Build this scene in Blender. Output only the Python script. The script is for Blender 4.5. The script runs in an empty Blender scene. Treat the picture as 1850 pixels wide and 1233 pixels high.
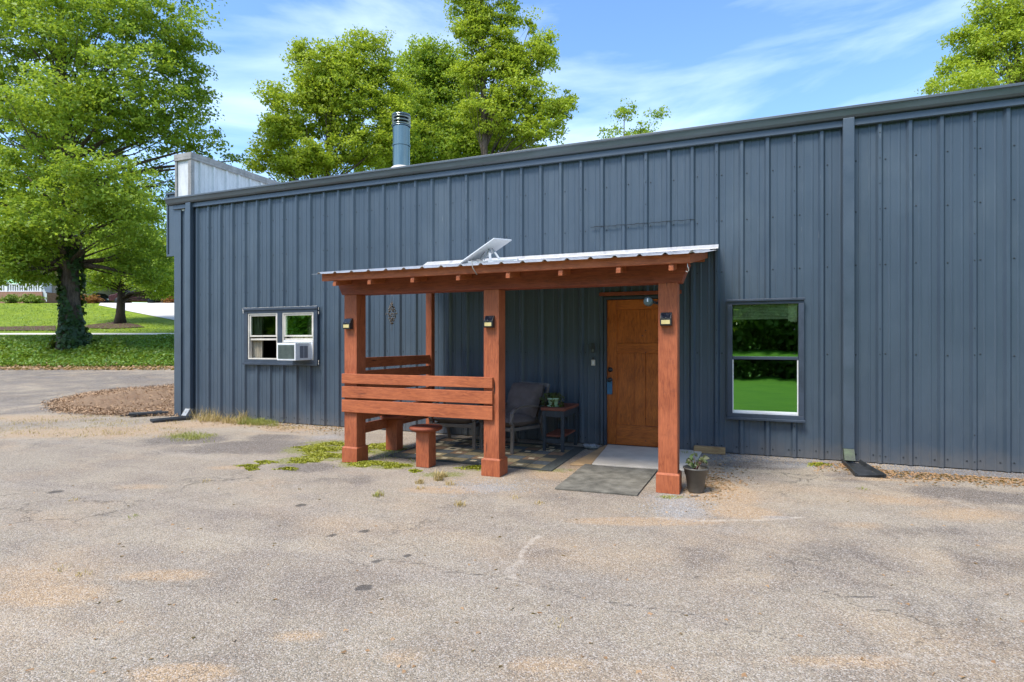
import bpy, bmesh, math, random
import numpy as np
from mathutils import Vector, Matrix
R = math.radians
random.seed(7); rng = np.random.default_rng(11)
sc = bpy.context.scene
COL = sc.collection

# ------------------------------------------------------------------ camera, sky, sun, exposure
YAW = R(22.1); F = 1037.0; CX, HY = 925.0, 619.0; CAMH = 1.44; CAMD = 7.95
cd = bpy.data.cameras.new('camera'); cam = bpy.data.objects.new('camera', cd); COL.objects.link(cam)
cam.location = (0, -CAMD, CAMH); cam.rotation_euler = (R(90), 0, YAW)
cd.sensor_width = 36; cd.lens = 36*F/1850; cd.shift_y = 2.5/1850; cd.clip_end = 900
sc.camera = cam
SUN_EL, SUN_AZ = 58, 204       # azimuth clockwise from +Y; the sun stands behind the camera, to its left
w = bpy.data.worlds.new('World'); sc.world = w; w.use_nodes = True
wn = w.node_tree; wn.nodes.clear()
def wnode(t, **k):
    n = wn.nodes.new(t)
    for a, b in k.items(): setattr(n, a, b)
    return n
sky = wnode('ShaderNodeTexSky', sky_type='NISHITA', sun_disc=False, sun_elevation=R(SUN_EL), sun_rotation=R(SUN_AZ), altitude=200, air_density=1.0, dust_density=0.6, ozone_density=2.5)
hs = wnode('ShaderNodeHueSaturation'); hs.inputs['Saturation'].default_value = 1.12; hs.inputs['Value'].default_value = 1.0
wn.links.new(sky.outputs[0], hs.inputs['Color'])
tc = wnode('ShaderNodeTexCoord'); mp = wnode('ShaderNodeMapping'); mp.inputs['Scale'].default_value = (1.6, 1.6, 6.5); mp.inputs['Location'].default_value = (4.3, 1.7, 1.35); mp.inputs['Rotation'].default_value = (0.12, -.1, 0)
nz = wnode('ShaderNodeTexNoise'); nz.inputs['Scale'].default_value = 1.5; nz.inputs['Detail'].default_value = 9; nz.inputs['Roughness'].default_value = .56; nz.inputs['Distortion'].default_value = .35
rp = wnode('ShaderNodeValToRGB'); rp.color_ramp.elements[0].position = .42; rp.color_ramp.elements[1].position = .92
rp.color_ramp.elements[0].color = (0, 0, 0, 1); rp.color_ramp.elements[1].color = (.36, .36, .36, 1)
mx = wnode('ShaderNodeMix', data_type='RGBA'); mx.inputs['B'].default_value = (9.5, 10.2, 11.4, 1)
bg = wnode('ShaderNodeBackground'); bg.inputs['Strength'].default_value = .15; wo = wnode('ShaderNodeOutputWorld')
wn.links.new(tc.outputs['Generated'], mp.inputs[0]); wn.links.new(mp.outputs[0], nz.inputs['Vector']); wn.links.new(nz.outputs['Fac'], rp.inputs[0])
wn.links.new(rp.outputs[0], mx.inputs['Factor']); wn.links.new(hs.outputs[0], mx.inputs['A']); wn.links.new(mx.outputs['Result'], bg.inputs[0]); wn.links.new(bg.outputs[0], wo.inputs[0])
sl = bpy.data.lights.new('sun', 'SUN'); sl.energy = 2.6; sl.angle = R(20); sl.color = (1, .95, .87)
so = bpy.data.objects.new('sun', sl); COL.objects.link(so)
sd = Vector((math.sin(R(SUN_AZ))*math.cos(R(SUN_EL)), math.cos(R(SUN_AZ))*math.cos(R(SUN_EL)), math.sin(R(SUN_EL))))
so.rotation_euler = sd.to_track_quat('Z', 'Y').to_euler(); so.location = sd*60
sc.view_settings.view_transform = 'Standard'; sc.view_settings.look = 'None'; sc.view_settings.gamma = 1
sc.view_settings.exposure = 1.15
try:
    sc.cycles.use_denoising = True; sc.cycles.max_bounces = 6; sc.cycles.transparent_max_bounces = 8
except Exception: pass

# ------------------------------------------------------------------ measuring helpers
FW = (-math.sin(YAW), math.cos(YAW)); RT = (math.cos(YAW), math.sin(YAW))
def uv(u, v): return (FW[0]*u+RT[0]*v, -CAMD+FW[1]*u+RT[1]*v)
def at(px, py, u): x, y = uv(u, (px-CX)/F*u); return Vector((x, y, CAMH+(HY-py)/F*u))
def gnd(px, py):
    u = F*CAMH/(py-HY); x, y = uv(u, (px-CX)/F*u); return Vector((x, y, 0))

# ------------------------------------------------------------------ mesh helpers
class MB:
    def __init__(s): s.v = []; s.f = []; s.m = []; s.sm = []
    def add(s, vs, fs, m=0, smooth=False):
        o = len(s.v); s.v += [tuple(p) for p in vs]
        for f in fs: s.f.append(tuple(i+o for i in f)); s.m.append(m); s.sm.append(smooth)
        return s
    def box(s, x0, x1, y0, y1, z0, z1, m=0, rot=0, piv=None):
        vs = [Vector((x, y, z)) for z in (z0, z1) for y in (y0, y1) for x in (x0, x1)]
        if rot:
            p = Vector(piv) if piv else Vector(((x0+x1)/2, (y0+y1)/2, 0)); r = Matrix.Rotation(rot, 3, 'Z')
            vs = [r@(q-p)+p for q in vs]
        return s.add(vs, [(0, 2, 3, 1), (4, 5, 7, 6), (0, 1, 5, 4), (2, 6, 7, 3), (0, 4, 6, 2), (1, 3, 7, 5)], m)
    def obox(s, a, b, wx, wz, up=(0, 0, 1), m=0, w2=None, z2=None):
        """bar from a to b with cross-section wx by wz"""
        a = Vector(a); b = Vector(b); d = (b-a).normalized(); sd_ = d.cross(Vector(up)).normalized(); u_ = sd_.cross(d)
        w2 = wx if w2 is None else w2; z2 = wz if z2 is None else z2
        vs = []
        for p, ww, zz in ((a, wx, wz), (b, w2, z2)):
            for q, t in ((-1, -1), (1, -1), (1, 1), (-1, 1)): vs.append(p+sd_*q*ww/2+u_*t*zz/2)
        return s.add(vs, [(3, 2, 1, 0), (4, 5, 6, 7), (0, 1, 5, 4), (1, 2, 6, 5), (2, 3, 7, 6), (3, 0, 4, 7)], m)
    def tube(s, pts, rad, n=8, m=0, cap=True):
        pts = [Vector(p) for p in pts]; rad = rad if isinstance(rad, (list, tuple)) else [rad]*len(pts)
        vs = []; fs = []; ref = Vector((.31, .17, .93)).normalized()
        for i, p in enumerate(pts):
            d = (pts[min(i+1, len(pts)-1)]-pts[max(i-1, 0)]).normalized()
            a = d.cross(ref)
            if a.length < .1: a = d.cross(Vector((1, 0, 0)))
            a.normalize(); b = d.cross(a)
            for k in range(n):
                t = 2*math.pi*k/n; vs.append(p+(a*math.cos(t)+b*math.sin(t))*rad[i])
        for i in range(len(pts)-1):
            for k in range(n): fs.append((i*n+k, i*n+(k+1) % n, (i+1)*n+(k+1) % n, (i+1)*n+k))
        if cap: fs.append(tuple(range(n))[::-1]); fs.append(tuple((len(pts)-1)*n+k for k in range(n)))
        return s.add(vs, fs, m, True)
    def lathe(s, c, prof, n=32, m=0, mats=None, axis='Z'):
        vs = []; fs = []
        for r_, z in prof:
            for k in range(n):
                t = 2*math.pi*k/n
                q = (r_*math.cos(t), r_*math.sin(t), z)
                if axis == 'Y': q = (q[0], -q[2], q[1])
                vs.append((c[0]+q[0], c[1]+q[1], c[2]+q[2]))
        for i in range(len(prof)-1):
            for k in range(n): fs.append((i*n+k, i*n+(k+1) % n, (i+1)*n+(k+1) % n, (i+1)*n+k))
        return s.add(vs, fs, m, True)
    def prism(s, poly, a, b, axis='X', m=0):
        """polygon extruded along an axis; axis X: poly=(y,z); axis Y: poly=(x,z); axis Z: poly=(x,y)"""
        n = len(poly); vs = []
        for t in (a, b):
            for p, q in poly: vs.append({'X': (t, p, q), 'Y': (p, t, q), 'Z': (p, q, t)}[axis])
        fs = [tuple(range(n))[::-1], tuple(range(n, 2*n))]+[(i, (i+1) % n, n+(i+1) % n, n+i) for i in range(n)]
        return s.add(vs, fs, m)
    def build(s, name, mats, parent=None, bevel=0, loc=None):
        me = bpy.data.meshes.new(name); me.from_pydata(s.v, [], s.f)
        if not isinstance(mats, (list, tuple)): mats = [mats]
        for q in mats: me.materials.append(q)
        me.polygons.foreach_set('material_index', s.m); me.polygons.foreach_set('use_smooth', s.sm)
        bm = bmesh.new(); bm.from_mesh(me); bmesh.ops.recalc_face_normals(bm, faces=bm.faces); bm.to_mesh(me); bm.free()
        o = bpy.data.objects.new(name, me); COL.objects.link(o)
        if parent is not None:
            o.parent = parent; bpy_inv(o, parent)
        elif loc is not None:
            me.transform(Matrix.Translation(-Vector(loc))); o.location = loc
        if bevel:
            b = o.modifiers.new('bevel', 'BEVEL'); b.width = bevel; b.segments = 2; b.limit_method = 'ANGLE'; b.angle_limit = R(40)
            if hasattr(b, 'harden_normals'): b.harden_normals = False
        return o
WORLD = {}
def bpy_inv(o, p):       # children are modelled in world coordinates
    m = Matrix.Identity(4); q = p
    while q is not None:
        m = q.matrix_basis if q.parent is None else q.matrix_basis
        q = q.parent if q.parent is not None else None
    root = p
    while root.parent: root = root.parent
    if o.type == 'MESH' and root.type == 'EMPTY': o.data.transform((Matrix.Translation(root.location)@root.rotation_euler.to_matrix().to_4x4()).inverted())
    elif o.type == 'MESH': o.data.transform(Matrix.Translation(-root.location))
def tag(o, label=None, cat=None, group=None, kind=None):
    if label: o['label'] = label
    if cat: o['category'] = cat
    if group: o['group'] = group
    if kind: o['kind'] = kind
    return o
def thing(name, loc, label, cat, group=None):
    o = bpy.data.objects.new(name, None); COL.objects.link(o); o.location = loc; o.empty_display_size = .2
    return tag(o, label, cat, group)
def fastmesh(name, V, Fq, mats, mi=None, parent=None, smooth=False, loc=None):
    """V (n,3), Fq (m,4) quads"""
    me = bpy.data.meshes.new(name); n = len(V); m = len(Fq)
    if parent is not None:
        root = parent
        while root.parent: root = root.parent
        V = V-np.array(root.location)
    elif loc is not None: V = V-np.array(loc)
    me.vertices.add(n); me.vertices.foreach_set('co', np.ascontiguousarray(V, dtype=np.float32).ravel())
    me.loops.add(m*4); me.polygons.add(m)
    me.loops.foreach_set('vertex_index', np.ascontiguousarray(Fq, dtype=np.int32).ravel())
    me.polygons.foreach_set('loop_start', np.arange(0, 4*m, 4, dtype=np.int32)); me.polygons.foreach_set('loop_total', np.full(m, 4, dtype=np.int32))
    if mi is not None: me.polygons.foreach_set('material_index', np.ascontiguousarray(mi, dtype=np.int32))
    if smooth: me.polygons.foreach_set('use_smooth', np.ones(m, dtype=bool))
    for q in (mats if isinstance(mats, (list, tuple)) else [mats]): me.materials.append(q)
    me.update(calc_edges=True)
    o = bpy.data.objects.new(name, me); COL.objects.link(o)
    if parent is not None: o.parent = parent
    elif loc is not None: o.location = loc
    return o

# ------------------------------------------------------------------ materials
class NT:
    def __init__(s, name):
        s.mat = bpy.data.materials.new(name); s.mat.use_nodes = True; s.t = s.mat.node_tree; s.t.nodes.clear()
        s.out = s.n('ShaderNodeOutputMaterial'); s.tc = s.n('ShaderNodeTexCoord')
    def n(s, t, **k):
        q = s.t.nodes.new(t)
        for a, b in k.items(): setattr(q, a, b)
        return q
    def l(s, a, b): s.t.links.new(a, b)
    def coord(s, scale=(1, 1, 1), loc=(0, 0, 0), rot=(0, 0, 0), src='Object'):
        m = s.n('ShaderNodeMapping'); m.inputs['Scale'].default_value = scale; m.inputs['Location'].default_value = loc; m.inputs['Rotation'].default_value = rot
        s.l(s.tc.outputs[src], m.inputs[0]); return m.outputs[0]
    def noise(s, vec, scale, detail=4, rough=.55, dist=0):
        q = s.n('ShaderNodeTexNoise'); q.inputs['Scale'].default_value = scale; q.inputs['Detail'].default_value = detail
        q.inputs['Roughness'].default_value = rough; q.inputs['Distortion'].default_value = dist; s.l(vec, q.inputs['Vector']); return q.outputs['Fac']
    def voro(s, vec, scale, feat='F1', out='Color', rand=1):
        q = s.n('ShaderNodeTexVoronoi', feature=feat); q.inputs['Scale'].default_value = scale; q.inputs['Randomness'].default_value = rand
        s.l(vec, q.inputs['Vector']); return q.outputs[out]
    def ramp(s, fac, a, b, ca=(0, 0, 0, 1), cb=(1, 1, 1, 1)):
        q = s.n('ShaderNodeMapRange'); q.inputs['From Min'].default_value = a; q.inputs['From Max'].default_value = b
        q.inputs['To Min'].default_value = ca if isinstance(ca, (int, float)) else 0; q.inputs['To Max'].default_value = cb if isinstance(cb, (int, float)) else 1
        s.l(fac, q.inputs[0]); return q.outputs[0]
    def math(s, op, a, b=None, clamp=False):
        q = s.n('ShaderNodeMath', operation=op, use_clamp=clamp)
        for i, x in enumerate((a, b)):
            if x is None: continue
            if isinstance(x, (int, float)): q.inputs[i].default_value = x
            else: s.l(x, q.inputs[i])
        return q.outputs[0]
    def mix(s, fac, a, b, blend='MIX'):
        q = s.n('ShaderNodeMix', data_type='RGBA', blend_type=blend)
        for i, x in (('Factor', fac), ('A', a), ('B', b)):
            if isinstance(x, (int, float)): q.inputs[i].default_value = x
            elif isinstance(x, tuple): q.inputs[i].default_value = x if len(x) == 4 else (*x, 1)
            else: s.l(x, q.inputs[i])
        return q.outputs['Result']
    def gray(s, val):
        q = s.n('ShaderNodeCombineColor')
        for i in range(3): s.l(val, q.inputs[i])
        return q.outputs[0]
    def bump(s, h, strength=.3, dist=.01):
        q = s.n('ShaderNodeBump'); q.inputs['Strength'].default_value = strength; q.inputs['Distance'].default_value = dist; s.l(h, q.inputs['Height']); return q.outputs[0]
    def bsdf(s, col, rough=.6, metal=0, normal=None, spec=.5, trans=None, connect=True):
        q = s.n('ShaderNodeBsdfPrincipled')
        for k, x in (('Base Color', col), ('Roughness', rough), ('Metallic', metal), ('Specular IOR Level', spec)):
            if isinstance(x, (int, float)): q.inputs[k].default_value = x
            elif isinstance(x, tuple): q.inputs[k].default_value = (*x[:3], 1)
            else: s.l(x, q.inputs[k])
        if normal is not None: s.l(normal, q.inputs['Normal'])
        if connect: s.l(q.outputs[0], s.out.inputs[0])
        return q.outputs[0]
def simple(name, col, rough=.6, metal=0, var=.18, scale=5, stretch=(1, 1, 1), bump=.15, bscale=60, spec=.5, col2=None, dist=.004):
    t = NT(name); v = t.coord(stretch)
    n1 = t.noise(v, scale, 6, .6); n2 = t.noise(v, bscale, 3)
    f = t.math('ADD', t.math('MULTIPLY', n1, .7), t.math('MULTIPLY', n2, .3))
    a = tuple(c*(1-var*1.6) for c in col); b = tuple(min(1, c*(1+var*1.6)) for c in col) if col2 is None else col2
    c = t.mix(t.ramp(f, .3, .7), a, b)
    t.bsdf(c, t.ramp(n1, .3, .7, max(.02, rough-.08), min(1, rough+.1)), metal, t.bump(n2, bump, dist) if bump else None, spec)
    return t.mat
def wood(name, base, dark, stretch, seed=0, rough=.62, knots=True):
    t = NT(name); v = t.coord(stretch, (seed, seed*1.7, seed*.4))
    g = t.noise(v, 9, 8, .62, 1.2); g2 = t.noise(v, 40, 3, .6, .3); b = t.noise(t.coord((1, 1, 1), (seed*3, 0, 0)), 3.2, 4)
    c = t.mix(t.ramp(g, .36, .62), dark, base)
    c = t.mix(t.ramp(g2, .3, .68), t.mix(.32, c, dark), c)
    c = t.mix(t.math('MULTIPLY', t.ramp(b, .42, .72), .38), c, tuple(min(1, x*1.25+.02) for x in base))
    wthr = t.ramp(t.noise(t.coord((1, 1, 1), (9+seed, 3, 1)), 6, 7, .7), .58, .72)
    c = t.mix(t.math('MULTIPLY', wthr, .45), c, tuple(x*.45+.015 for x in dark))
    k = t.voro(t.coord(tuple(max(.25, q*.35) for q in stretch), (seed, 1, 2)), 3.1, 'F1', 'Distance')
    if knots: c = t.mix(t.ramp(k, .08, .045), c, (.05, .018, .01))
    t.bsdf(c, rough, 0, t.bump(t.math('ADD', g, t.math('MULTIPLY', g2, .6)), .35, .004), .35)
    return t.mat
STB, STD = (.44, .125, .042), (.235, .058, .022)
M_WX = wood('stained_wood_x', STB, STD, (.8, 7, 7), 1)
M_WY = wood('stained_wood_y', STB, STD, (7, .8, 7), 2)
M_WZ = wood('stained_wood_z', (.41, .115, .042), (.225, .055, .022), (7, 7, .8), 3)
M_WBEAM = wood('stained_beam', (.27, .062, .024), (.15, .032, .013), (.7, 6, 6), 4)
M_DOOR_V = wood('door_wood_v', (.50, .130, .015), (.22, .045, .006), (6, 6, .8), 5, .42, False)
M_DOOR_H = wood('door_wood_h', (.50, .130, .015), (.22, .045, .006), (.8, 6, 6), 6, .42, False)
M_LUMBER = wood('bare_lumber', (.42, .27, .12), (.25, .14, .06), (.8, 6, 6), 8, .8)
M_TABTOP = wood('table_top_wood', (.22, .065, .035), (.09, .025, .015), (6, .8, 6), 9, .6)

def wall_mat():
    t = NT('slate_blue_metal'); v = t.coord()
    st = t.noise(t.coord((5, 5, .22)), 6, 6, .62); bl = t.noise(v, 1.1, 4); fine = t.noise(v, 55, 3)
    c = t.mix(t.ramp(bl, .3, .7), (.042, .062, .086), (.052, .075, .102))
    c = t.mix(t.math('MULTIPLY', t.ramp(st, .55, .8), .2), c, (.10, .13, .155))
    c = t.mix(t.math('MULTIPLY', t.ramp(fine, .55, .75), .18), c, (.035, .045, .06))
    sc_ = t.noise(t.coord((9, 9, .9), (3, 0, 5)), 2.2, 3)
    c = t.mix(t.math('MULTIPLY', t.ramp(sc_, .71, .76), .35), c, (.22, .24, .25))
    sx = t.n('ShaderNodeSeparateXYZ'); t.l(t.tc.outputs['Object'], sx.inputs[0])
    mud = t.ramp(t.math('ADD', sx.outputs[2], t.math('MULTIPLY', t.noise(v, 3.5, 6, .7), .5)), .52, .26); c = t.mix(t.math('MULTIPLY', mud, .4), c, (.17, .145, .12))
    chalk = t.ramp(t.noise(t.coord((1.2, 1.2, .5), (2, 0, 8)), 1.3, 6, .6), .52, .72); c = t.mix(t.math('MULTIPLY', chalk, .22), c, (.13, .16, .18))
    b = t.bump(t.noise(t.coord((2.2, 2.2, .5)), 2.5, 3), .22, .02)
    t.bsdf(c, t.ramp(st, .3, .7, .33, .45), 0, b, .55)
    return t.mat
M_WALL = wall_mat()
M_TRIM = simple('slate_trim_metal', (.052, .073, .098), .36, 0, .1, 3, (1, 1, 1), .05, 50, .55)
M_GUTTER = simple('gutter_metal', (.072, .088, .104), .38, 0, .15, 2.5, (.6, 2, 4), .05, 50, .6)
M_FRAME = simple('dark_window_trim', (.032, .045, .066), .45, 0, .2, 5, (1, 1, 1), .1, 60)
M_SCREW = simple('screw_heads', (.02, .025, .03), .45, .3, .2)
M_PARAPET = simple('weathered_white_metal', (.55, .56, .56), .5, 0, .16, 3.5, (2, 2, .5), .1, 40)
M_PARCAP = simple('weathered_cap_flashing', (.27, .26, .245), .6, 0, .32, 6, (1, 1, .6), .15, 50)
M_ROOFM = simple('galvanised_porch_roof', (.46, .46, .47), .42, .25, .15, 4, (3, .6, 1), .08, 40)
M_WHITE = simple('white_plastic', (.72, .73, .74), .4, 0, .06, 6, (1, 1, 1), .03, 60)
M_VINYL = simple('cream_vinyl_frame', (.55, .51, .44), .45, 0, .14, 7, (1, 1, 1), .03, 60)
M_BLACK = simple('black_plastic', (.018, .019, .021), .4, 0, .3, 9, (1, 1, 1), .1, 70)
M_BLACKR = simple('black_rubbery_plastic', (.026, .028, .03), .5, 0, .4, 9, (1, 1, 1), .2, 40)
M_DKPAINT = simple('dark_painted_wood', (.022, .030, .038), .55, 0, .35, 8, (3, 3, 1), .2, 60)
M_CHAIRM = simple('brown_chair_metal', (.135, .115, .10), .42, .2, .15, 9, (1, 1, 1), .08, 70)
def fabric():
    t = NT('charcoal_cushion_fabric'); v = t.coord()
    n = t.noise(v, 7, 5); wv = t.noise(t.coord((1, 1, 1)), 260, 2)
    c = t.mix(t.ramp(n, .3, .7), (.095, .074, .066), (.145, .115, .102)); c = t.mix(t.ramp(wv, .4, .65), c, t.mix(.5, c, (.13, .115, .11)))
    t.bsdf(c, .95, 0, t.bump(t.math('ADD', n, t.math('MULTIPLY', wv, .3)), .5, .012), .15); return t.mat
M_FABRIC = fabric()
M_STEEL = simple('stainless_steel', (.20, .235, .205), .14, 1, .12, 4, (3, 3, .3), .04, 40)  # dark green base colour stands in for trees mirrored in the pipe
M_STEELD = simple('dark_steel', (.10, .10, .11), .35, .8, .3, 9)
M_ACGRILL = simple('ac_grille', (.13, .16, .14), .55, .2, .2, 12, (1, 1, 1), .3, 120)
M_LENS = simple('frosted_yellow_lens', (.62, .50, .22), .3, 0, .1, 20)
M_SOLAR = simple('solar_cell', (.008, .012, .022), .12, 0, .2, 30, (1, 1, 1), 0)
M_BLUETAG = simple('blue_tag', (.028, .12, .22), .5, 0, .25, 20)
M_POT = simple('taupe_pot_plastic', (.085, .078, .066), .45, 0, .2, 6, (1, 1, 2), .06, 60)
M_POTG = simple('pale_green_glazed_pot', (.30, .42, .25), .25, 0, .15, 6)
M_SOIL = simple('potting_soil', (.03, .02, .014), .95, 0, .5, 30, (1, 1, 1), .8, 90, .2)
M_CONC = simple('pale_concrete', (.55, .49, .40), .85, 0, .14, 3, (1, 1, 1), .3, 90, .2)
M_DRIVE = simple('bright_concrete_drive', (.55, .51, .46), .85, 0, .1, .8, (1, 1, 1), .1, 20, .2)
M_CURTAIN = simple('cream_curtain', (.42, .37, .28), .9, 0, .2, 8, (3, 3, .4), .2, 30)
M_BLIND = simple('window_blind', (.60, .68, .46), .6, 0, .1, 6)
M_INT = simple('dark_interior', (.02, .021, .024), .9, 0, .2, 2)
M_STONE = simple('grey_stone', (.22, .23, .23), .8, 0, .5, 22, (1, 1, 1), .5, 60)
M_BARK = simple('tree_bark', (.115, .09, .07), .95, 0, .5, 5, (3, 3, .5), .9, 22, .15, dist=.04)
M_BARKD = simple('dark_tree_bark', (.055, .042, .032), .95, 0, .5, 5, (3, 3, .5), .9, 22, .15, dist=.04)
def glass(name, tint, refl, rough=.01):
    t = NT(name); fr = t.n('ShaderNodeFresnel'); fr.inputs[0].default_value = 1.5
    f = t.math('ADD', t.math('MULTIPLY', fr.outputs[0], 1.2), refl, True)
    a = t.n('ShaderNodeBsdfTransparent'); a.inputs[0].default_value = (*tint, 1); b = t.n('ShaderNodeBsdfGlossy'); b.inputs['Roughness'].default_value = rough
    b.inputs[0].default_value = (.70, .95, .62, 1)
    nb = t.bump(t.noise(t.coord((1, 1, 1)), 3.0, 2), .05, .01); t.l(nb, b.inputs['Normal'])
    m = t.n('ShaderNodeMixShader'); t.l(f, m.inputs[0]); t.l(a.outputs[0], m.inputs[1]); t.l(b.outputs[0], m.inputs[2]); t.l(m.outputs[0], t.out.inputs[0])
    return t.mat
M_GLASS = glass('window_glass', (.62, .74, .62), .10)
M_GLASSR = glass('mirror_tint_glass', (.86, .92, .80), .33)

def leafm(name, cols, trans=.35, scale=1.2):
    t = NT(name); v = t.coord()
    n = t.noise(v, scale, 4, .6); i = t.n('ShaderNodeNewGeometry')
    rnd = i.outputs['Random Per Island']
    c = t.mix(t.ramp(n, .35, .65), cols[0], cols[1]); c = t.mix(t.math('MULTIPLY', rnd, .75), c, cols[2])
    d = t.bsdf(c, .5, 0, None, .35, connect=False)
    tr = t.n('ShaderNodeBsdfTranslucent'); t.l(t.mix(.5, c, (.45, .55, .04)), tr.inputs[0])
    m = t.n('ShaderNodeMixShader'); m.inputs[0].default_value = trans; t.l(d, m.inputs[1]); t.l(tr.outputs[0], m.inputs[2]); t.l(m.outputs[0], t.out.inputs[0])
    return t.mat
M_LEAF_OAK = leafm('oak_leaves', [(.10, .21, .02), (.24, .38, .03), (.38, .48, .05)], .48)
M_LEAF_Y = leafm('yellow_green_leaves', [(.20, .31, .02), (.36, .46, .03), (.48, .54, .05)], .48)
M_LEAF_D = leafm('dark_leaves', [(.05, .12, .016), (.12, .20, .026), (.18, .27, .03)], .4)
M_LEAF_IVY = leafm('ivy_leaves', [(.035, .11, .012), (.10, .23, .022), (.22, .34, .03)], .25, 2)
M_LEAF_IVYD = leafm('dark_ivy_leaves', [(.012, .035, .010), (.025, .065, .016), (.04, .09, .02)], .2, 2)
M_LEAF_SH = leafm('shrub_leaves', [(.09, .16, .02), (.17, .25, .03), (.22, .30, .05)], .3, 2)
M_LEAF_RED = leafm('red_shrub_leaves', [(.20, .05, .02), (.33, .09, .035), (.36, .14, .06)], .3, 2)
M_LEAF_P = leafm('potted_leaves', [(.04, .09, .02), (.08, .14, .03), (.10, .05, .05)], .25, 9)
M_DRY = leafm('dry_grass', [(.34, .24, .10), (.45, .32, .13), (.52, .38, .17)], .2, 3)
M_DRYG = leafm('half_green_grass', [(.16, .22, .04), (.26, .27, .06), (.40, .34, .10)], .25, 3)
M_DEAD = leafm('dead_leaves', [(.22, .11, .05), (.36, .21, .10), (.45, .29, .16)], .15, 5)
M_MOSS = leafm('moss', [(.14, .16, .012), (.28, .29, .016), (.38, .36, .03)], .15, 14)

def asphalt():
    t = NT('weathered_asphalt'); v = t.coord()
    at_ = t.n('ShaderNodeAttribute', attribute_name='stain'); sp = t.n('ShaderNodeSeparateColor'); t.l(at_.outputs['Color'], sp.inputs[0])
    at2 = t.n('ShaderNodeAttribute', attribute_name='crack'); sp2 = t.n('ShaderNodeSeparateColor'); t.l(at2.outputs['Color'], sp2.inputs[0])
    big = t.noise(v, .33, 5, .55); mid = t.noise(v, 1.5, 7, .66, .5); fine = t.noise(v, 14, 5, .7); vf = t.noise(v, 130, 3, .6)
    base = t.mix(t.ramp(big, .35, .65), (.262, .222, .166), (.318, .265, .192))
    base = t.mix(t.ramp(mid, .40, .68), base, t.mix(.75, base, (.185, .152, .122)))
    tan = t.ramp(t.noise(t.coord((1, 1.6, 1), (5, 2, 0)), .55, 7, .62), .50, .72)
    base = t.mix(t.math('MULTIPLY', tan, .55), base, (.40, .28, .165))
    pat = t.ramp(t.noise(t.coord((.7, 1.5, 1), (1, 7, 0), (0, 0, .5)), .9, 8, .68, .8), .52, .64); base = t.mix(t.math('MULTIPLY', pat, .5), base, (.17, .142, .118))
    trk = t.ramp(t.noise(t.coord((.25, 2.2, 1), (0, 3, 0), (0, 0, -.25)), 1.1, 5, .6, .4), .5, .7); base = t.mix(t.math('MULTIPLY', trk, .22), base, (.40, .36, .30))
    def msk(ch, k=.9, a=.35, b=.62, n=mid):
        return t.ramp(t.math('ADD', ch, t.math('MULTIPLY', t.math('SUBTRACT', n, .5), k)), a, b)
    base = t.mix(t.math('MULTIPLY', msk(sp.outputs[0]), .62), base, (.40, .27, .15))
    base = t.mix(t.math('MULTIPLY', msk(sp.outputs[1]), .78), base, (.105, .092, .082))
    base = t.mix(t.math('MULTIPLY', msk(sp.outputs[2], .9, .4, .9), .5), base, (.30, .30, .295))
    base = t.mix(t.math('MULTIPLY', msk(sp2.outputs[2], 1.2, .4, .62, fine), .85), base, (.16, .17, .03))
    # stones: per-cell brightness and hue
    def cells(scale, lo, hi, tint=.25):
        q = t.n('ShaderNodeTexVoronoi'); q.inputs['Scale'].default_value = scale; t.l(v, q.inputs['Vector'])
        s_ = t.n('ShaderNodeSeparateColor'); t.l(q.outputs['Color'], s_.inputs[0])
        return t.ramp(s_.outputs[0], 0, 1, lo, hi), s_.outputs[1], q.outputs['Distance']
    b1, h1, d1 = cells(150, .72, 1.27); b2, h2, d2 = cells(300, .66, 1.34)
    col = t.mix(1, base, t.gray(b1), 'MULTIPLY'); col = t.mix(1, col, t.gray(b2), 'MULTIPLY')
    col = t.mix(t.math('MULTIPLY', t.ramp(h1, .80, .86), .55), col, (.50, .45, .40))
    col = t.mix(t.math('MULTIPLY', t.ramp(h1, .09, .04), .6), col, (.08, .07, .065))
    col = t.mix(t.math('MULTIPLY', t.ramp(h2, .88, .93), .5), col, (.42, .27, .17))
    # hairline cracks
    dv = t.n('ShaderNodeVectorMath', operation='ADD'); nn = t.n('ShaderNodeTexNoise'); nn.inputs['Scale'].default_value = 3; nn.inputs['Detail'].default_value = 6; nn.inputs['Roughness'].default_value = .7
    t.l(v, nn.inputs['Vector']); sc2 = t.n('ShaderNodeVectorMath', operation='SCALE'); sc2.inputs[3].default_value = .55; t.l(nn.outputs['Color'], sc2.inputs[0]); t.l(v, dv.inputs[0]); t.l(sc2.outputs[0], dv.inputs[1])
    ce = t.voro(dv.outputs[0], 1.5, 'DISTANCE_TO_EDGE', 'Distance'); cmask = t.math('MULTIPLY', t.ramp(ce, .014, .004), t.ramp(t.noise(v, .5, 3), .52, .62))
    col = t.mix(t.math('MULTIPLY', cmask, .45), col, (.05, .045, .04))
    ck = t.ramp(t.math('ADD', sp2.outputs[0], t.math('MULTIPLY', t.math('SUBTRACT', fine, .5), .7)), .42, .7)
    col = t.mix(t.math('MULTIPLY', ck, .75), col, (.055, .05, .045))
    cl = t.ramp(t.math('ADD', sp2.outputs[1], t.math('MULTIPLY', t.math('SUBTRACT', fine, .5), 1.1)), .42, .7)
    col = t.mix(t.math('MULTIPLY', cl, .7), col, (.50, .43, .35))
    h = t.math('ADD', t.math('MULTIPLY', d1, -.7), t.math('MULTIPLY', vf, .5)); h = t.math('SUBTRACT', h, t.math('MULTIPLY', t.math('ADD', ck, cmask), 1.2))
    t.bsdf(col, .92, 0, t.bump(h, .75, .008), .2)
    return t.mat
M_ASPH = asphalt()
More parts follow.
